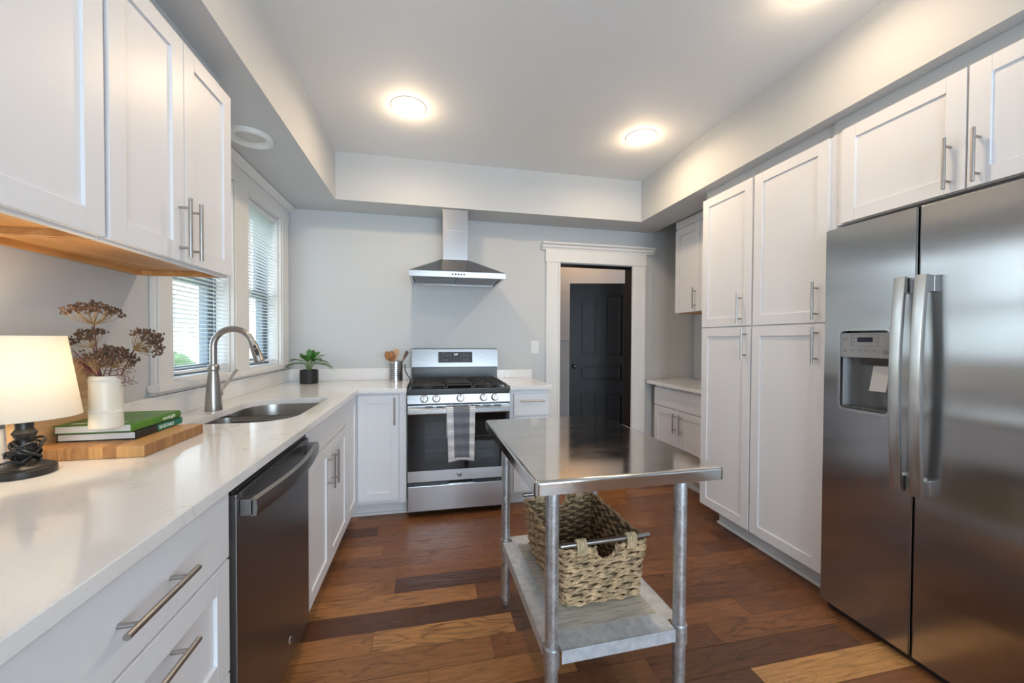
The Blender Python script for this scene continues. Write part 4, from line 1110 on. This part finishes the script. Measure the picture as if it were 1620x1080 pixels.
for q in (Vector((-.985, 1.345, 1.180)), Vector((-.998, 1.35, 1.205)), Vector((-.975, 1.35, 1.163))):
    pts = [a, Vector((vx - .028, vy + .006, vz + .150)), (Vector((vx - .028, vy + .006, vz + .150)) + q) / 2 + Vector((0, 0, .006)), q]
    b.tube(pts, [.002, .0018, .0013, .0008], 6)
    for k in range(14):
        c = pts[1].lerp(q, .2 + .8 * k / 13); sg = 1 if k % 2 else -1
        d = Vector((-.012, rnd.uniform(-.006, .006), sg * .016))
        b.tube([c, c + d * .6, c + d], [.0009, .0008, .0005], 4)
b.build('stem', 'flowerstem', t)

# ------------------------------------------------------------------ potted plant
def plant():
    x, y = -.905, 3.215
    t = thing('potted_plant', 'leafy green plant in a matte black pot by the corner', 'plant', (x, y, .91))
    MB().lathe([(.0, .9105), (.058, .9105), (.0625, .913), (.0635, .918), (.0635, 1.012), (.0615, 1.014), (.059, 1.012), (.059, 1.0), (.0, .999)], (x, y, 0), 48).build('pot', 'pot', t)
    MB().lathe([(.0, 1.002), (.0585, 1.000)], (x, y, 0), 24, cap=False).build('soil', 'soil', t)
    rnd = random.Random(4); st = MB(); lf = MB()
    dirs = [(176, 10, .13), (20, 20, .10), (-8, 8, .13), (80, 62, .085), (60, 50, .10), (120, 40, .09), (200, 28, .10), (-40, 30, .09), (-90, 35, .085), (250, 40, .08), (100, 75, .075), (310, 55, .08), (150, 55, .07), (10, 45, .09)]
    for az, el, ln in dirs:
        az, el = R(az), R(el)
        d = Vector((math.cos(az), .7 * math.sin(az), 0)); p0 = Vector((x, y, 1.002)) + d * .012
        hgt = .045 + .045 * math.sin(el)
        p1 = Vector((x, y, 1.0)) + d * (.038) + Vector((0, 0, hgt + .012))
        st.tube([p0, p0.lerp(p1, .5) + Vector((0, 0, .012)), p1], [.0024, .0020, .0016], 6)
        f0 = (d * math.cos(el) + Vector((0, 0, math.sin(el)))).normalized()
        sd = f0.cross(Vector((0, 0, 1))).normalized(); up = sd.cross(f0)
        n = 8
        for k in range(n + 1):
            s = k / n
            c = p1 + f0 * ln * s - Vector((0, 0, .55 * ln * s * s * math.cos(el)))
            wl = ln * .42 * (math.sin(math.pi * (.18 + .78 * s)) ** .8)
            for sg in (-1, 1):
                if k == n: dl = f0; wl2 = ln * .22
                else: dl = (sd * sg * (1 - .45 * s) + f0 * (.45 + .6 * s)).normalized(); wl2 = wl
                if k == n and sg < 0: continue
                dr = -Vector((0, 0, 1)) * .25; wv = f0 * (ln * .085) if k < n else sd * ln * .05
                g = []
                for q in range(5):
                    u = q / 4; w = (.95 if q == 0 else (1.0, .95, .85, .55, .06)[q])
                    cc = c + dl * wl2 * u + dr * wl2 * u * u + up * .002
                    wob = .0015 * rnd.uniform(-1, 1)
                    g.append([cc - wv * w + up * wob, cc + up * .0012, cc + wv * w - up * wob])
                lf.quads(g)
    st.build('leaf_stem', 'leafstem', t); lf.build('foliage', 'leaf', t)
plant()

# ------------------------------------------------------------------ utensils
ux, uy = -.268, 3.245
t = thing('utensil_holder', 'perforated steel utensil holder next to the range', 'utensil holder', (ux, uy, .91))
b = MB().lathe([(.0, .9105), (.051, .9105), (.0525, .912), (.0525, 1.072), (.053, 1.075), (.0515, 1.076), (.0505, 1.074), (.0505, .913), (0, .913)], (ux, uy, 0), 48)
b.mi = 1
for k in range(9):
    for i in range(22):
        if i % 6 > 3: continue
        a = R(180 + i * 8.2); z = .936 + k * .0145
        d = Vector((math.cos(a), math.sin(a), 0)); c = Vector((ux, uy, z)) + d * .0524
        b.tube([c, c + d * .0003], .0034, 8)
b.build('cup', ['steel_bright', 'black'], t)
def utensil(label, m, base, tip, kind, group='wooden cooking utensils'):
    t = thing('wooden_utensil', label, 'utensil', base, group)
    p0, p1 = Vector(base), Vector(tip); d = (p1 - p0).normalized(); L = (p1 - p0).length
    hd = .075; neck = p1 - d * hd
    MB().tube([p0, p0.lerp(neck, .5), neck + d * .01], [.0045, .0055, .005], 10).build('shaft', m, t)
    side = Vector((d.z, 0, -d.x)).normalized(); b = MB(); g = []
    fr = d.cross(side)
    for i in range(11):
        u = i / 10; c = neck + d * hd * u
        if kind == 'spoon': w = .006 + .020 * math.sin(math.pi * min(1, u * .93 + .05)) ** .8; dep = .008 * math.sin(math.pi * u)
        elif kind == 'paddle': w = .006 + .016 * min(1, u * 2.2); dep = 0
        else: w = .006 + .007 * min(1, u * 2); dep = 0
        if i == 10 and kind == 'spoon': w = .008
        g.append([c + side * w * v + fr * (-dep * (1 - v * v)) for v in (-1, -.6, 0, .6, 1)])
    b.quads(g, .004); b.build('utensil_head', m, t)
utensil('olive wood spoon leaning far left in the holder', 'utensil', (ux + .015, uy, .917), (ux - .070, uy - .01, 1.152), 'spoon')
utensil('olive wood spoon, second from left in the holder', 'utensil', (ux + .01, uy - .012, .917), (ux - .034, uy - .030, 1.156), 'spoon')
utensil('pale flat wooden turner at the back of the holder', 'utensil_pale', (ux - .004, uy + .012, .917), (ux + .002, uy + .030, 1.172), 'paddle')
utensil('dark brown wooden utensil leaning right toward the range', 'utensil_dark', (ux - .02, uy, .917), (ux + .092, uy - .008, 1.155), 'stick')

# ------------------------------------------------------------------ steel work table and basket
TZ = R(1.2)
tb = thing('work_table', 'stainless work table on galvanized legs in the middle', 'table', (.579, 1.442, 0), rz=TZ, local=True)
def tabletop():
    hx, hy = .306, .425
    b = MB(); L = []
    for ins, z in ((.0, .822), (0, .852), (.0015, .857), (.005, .860), (.012, .861)):
        L.append([(x, y, z) for x, y in rrect(-hx + ins, hx - ins, -hy + ins, hy - ins, max(.004, .016 - ins * .5), 5)])
    bm_ = bmesh.new(); rings = [[bm_.verts.new(p) for p in l] for l in L]; n = len(L[0])
    for A, B in zip(rings, rings[1:]):
        for i in range(n): bm_.faces.new((A[i], A[(i + 1) % n], B[(i + 1) % n], B[i]))
    bm_.faces.new(rings[-1])
    lo = [bm_.verts.new((x, y, .822)) for x, y in rrect(-hx + .012, hx - .012, -hy + .012, hy - .012, .012, 5)]
    hi = [bm_.verts.new((v.co.x, v.co.y, .848)) for v in lo]
    for i in range(n):
        bm_.faces.new((rings[0][i], rings[0][(i + 1) % n], lo[(i + 1) % n], lo[i])); bm_.faces.new((lo[i], lo[(i + 1) % n], hi[(i + 1) % n], hi[i]))
    bm_.faces.new(hi); bmesh.ops.recalc_face_normals(bm_, faces=bm_.faces)
    b._merge(bm_); b.build('tabletop', 'tabletop', tb)
tabletop()
LX, LY = .222, .328
for sx in (-1, 1):
    for sy in (-1, 1):
        x, y = sx * LX, sy * LY
        lg = MB().lathe([(.0195, .05), (.0205, .052), (.0205, .847)], (x, y, 0), 28).build('leg', 'galv', tb)
        MB().lathe([(.0, .001), (.010, .001), (.014, .012), (.0145, .030), (.019, .034), (.0215, .036), (.0215, .050), (.0195, .052)], (x, y, 0), 24).build('bullet_foot', 'galv', lg)
        MB().lathe([(.0206, .255), (.0245, .255), (.0250, .258), (.0250, .316), (.0240, .318), (.0206, .318)], (x, y, 0), 28, cap=False).build('collar', 'galv', lg)
b = MB()
sh = [(-LX, -LY - .012), (LX, -LY - .012), (LX, LY + .012), (-LX, LY + .012)]
# order each corner so that the outline runs counter-clockwise
o1 = []
e = .018; k_ = .0265
o1 += [(-LX - e, -LY + k_), (-LX + k_, -LY + k_), (-LX + k_, -LY - e)]
o1 += [(LX - k_, -LY - e), (LX - k_, -LY + k_), (LX + e, -LY + k_)]
o1 += [(LX + e, LY - k_), (LX - k_, LY - k_), (LX - k_, LY + e)]
o1 += [(-LX + k_, LY + e), (-LX + k_, LY - k_), (-LX - e, LY - k_)]
b.prism(o1, 'Z', .309, .313)
for sx in (-1, 1): b.box(sx * (LX + e) - .002, sx * (LX + e) + .002, -LY + k_, LY - k_, .272, .313, .001)
for sy in (-1, 1): b.box(-LX + k_, LX - k_, sy * (LY + e) - .002, sy * (LY + e) + .002, .272, .313, .001)
b.build('shelf', 'shelf', tb)

def basket():
    cx, cy = .598, 1.475
    t = thing('seagrass_basket', 'woven seagrass storage basket on the lower table shelf', 'basket', (cx, cy, .3135), rz=R(2.5), local=True)
    H = .215; rows = 15
    def dims(z):
        u = z / H; return (.146 + .022 * u, .206 + .020 * u)
    rnd = random.Random(3)
    b = MB(); z = .010
    pitch = (H - .014) / (rows - 1)
    hw, hd = .044, .052                 # handle cut-out: half width, depth below rim
    for k in range(rows):
        z = .009 + k * pitch; ax, ay = dims(z)
        loop = rrect(-ax, ax, -ay, ay, .02, 4)
        # resample evenly
        P = []
        n = len(loop)
        for i in range(n):
            a, c = Vector(loop[i]), Vector(loop[(i + 1) % n]); m = max(1, int((c - a).length / .0065))
            for q in range(m): P.append(a.lerp(c, q / m))
        tot = len(P); ph0 = rnd.random() * 6.28; ph1 = rnd.random() * 6.28
        for st in (0, 1):
            seq = []
            for i, p in enumerate(P):
                nrm = Vector((p.x / ax if abs(p.x / ax) > abs(p.y / ay) else 0, p.y / ay if abs(p.y / ay) >= abs(p.x / ax) else 0)).normalized()
                wv = math.sin(i * .0065 / .040 * math.pi + k * math.pi) * .0045
                tw = i * .62 + st * math.pi + ph0
                off = wv + .0030 * math.cos(tw)
                dz = .0029 * math.sin(tw) + .0016 * math.sin(i * .09 + ph1) + .0008 * math.sin(i * .31 + k)
                w_ = abs(p.x); lim = hw * math.sqrt(max(0, 1 - ((H - z - dz) / hd) ** 2)) if z > H - hd else 0
                inside = abs(p.y) > ay * .9 and w_ < lim
                seq.append(None if inside else (p.x + nrm.x * off, p.y + nrm.y * off, z + dz))
            # split the ring at the handle holes
            runs, cur = [], []
            for s in seq:
                if s is None:
                    if len(cur) > 2: runs.append(cur)
                    cur = []
                else: cur.append(s)
            if not runs and len(cur) == tot: b.tube(cur, .0043, 6, closed=True)
            else:
                if len(cur) > 2:
                    if runs and seq[0] is not None: runs[0] = cur + runs[0]
                    else: runs.append(cur)
                for r_ in runs: b.tube(r_, .0043, 6)
    # rope around the hand holes
    for sy in (-1, 1):
        for st in (0, 1):
            pts = []
            for i in range(27):
                a = math.pi + math.pi * i / 26; tw = i * .8 + st * math.pi
                zz = H + hd * math.sin(a); ax, ay = dims(max(0, zz))
                pts.append(((hw + .004 * math.cos(tw)) * math.cos(a), sy * (ay + .003 + .004 * math.sin(tw)), zz + .002))
            b.tube(pts, .0046, 6)
    b.mi = 1
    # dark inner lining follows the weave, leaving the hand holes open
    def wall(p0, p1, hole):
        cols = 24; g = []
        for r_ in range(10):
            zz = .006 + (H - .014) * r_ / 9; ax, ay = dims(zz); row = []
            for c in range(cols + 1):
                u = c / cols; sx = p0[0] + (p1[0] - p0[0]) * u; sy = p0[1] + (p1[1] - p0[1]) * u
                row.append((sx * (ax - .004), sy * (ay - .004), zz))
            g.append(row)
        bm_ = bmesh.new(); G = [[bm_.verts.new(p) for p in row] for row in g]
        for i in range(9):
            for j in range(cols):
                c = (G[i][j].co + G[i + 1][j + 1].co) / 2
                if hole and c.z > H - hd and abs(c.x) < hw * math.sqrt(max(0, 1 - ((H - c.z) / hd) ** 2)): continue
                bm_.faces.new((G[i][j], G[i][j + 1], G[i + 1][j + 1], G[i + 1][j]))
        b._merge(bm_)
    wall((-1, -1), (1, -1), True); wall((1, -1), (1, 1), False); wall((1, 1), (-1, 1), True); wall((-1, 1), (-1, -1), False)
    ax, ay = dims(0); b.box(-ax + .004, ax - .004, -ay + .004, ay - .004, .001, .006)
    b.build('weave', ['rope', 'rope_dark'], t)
    for sy in (-1, 1):
        ax, ay = dims(H)
        rd = MB().cyl((-ax - .004, sy * ay, H + .017), (ax + .004, sy * ay, H + .017), .0085, 18).build('handle_rod', 'nickel', t)
        for sx in (-1, 1):
            q = MB()
            for i in range(4):
                xx = sx * .096 + (i - 1.5) * .0095
                pts = [(xx, sy * ay + .0135 * math.cos(a), H + .004 + (.0265 if math.sin(a) > 0 else .026) * math.sin(a)) for a in [2 * math.pi * m / 16 for m in range(16)]]
                q.tube(pts, .0052, 8, closed=True)
            q.build('rope_wrap', 'rope_light', rd)
basket()
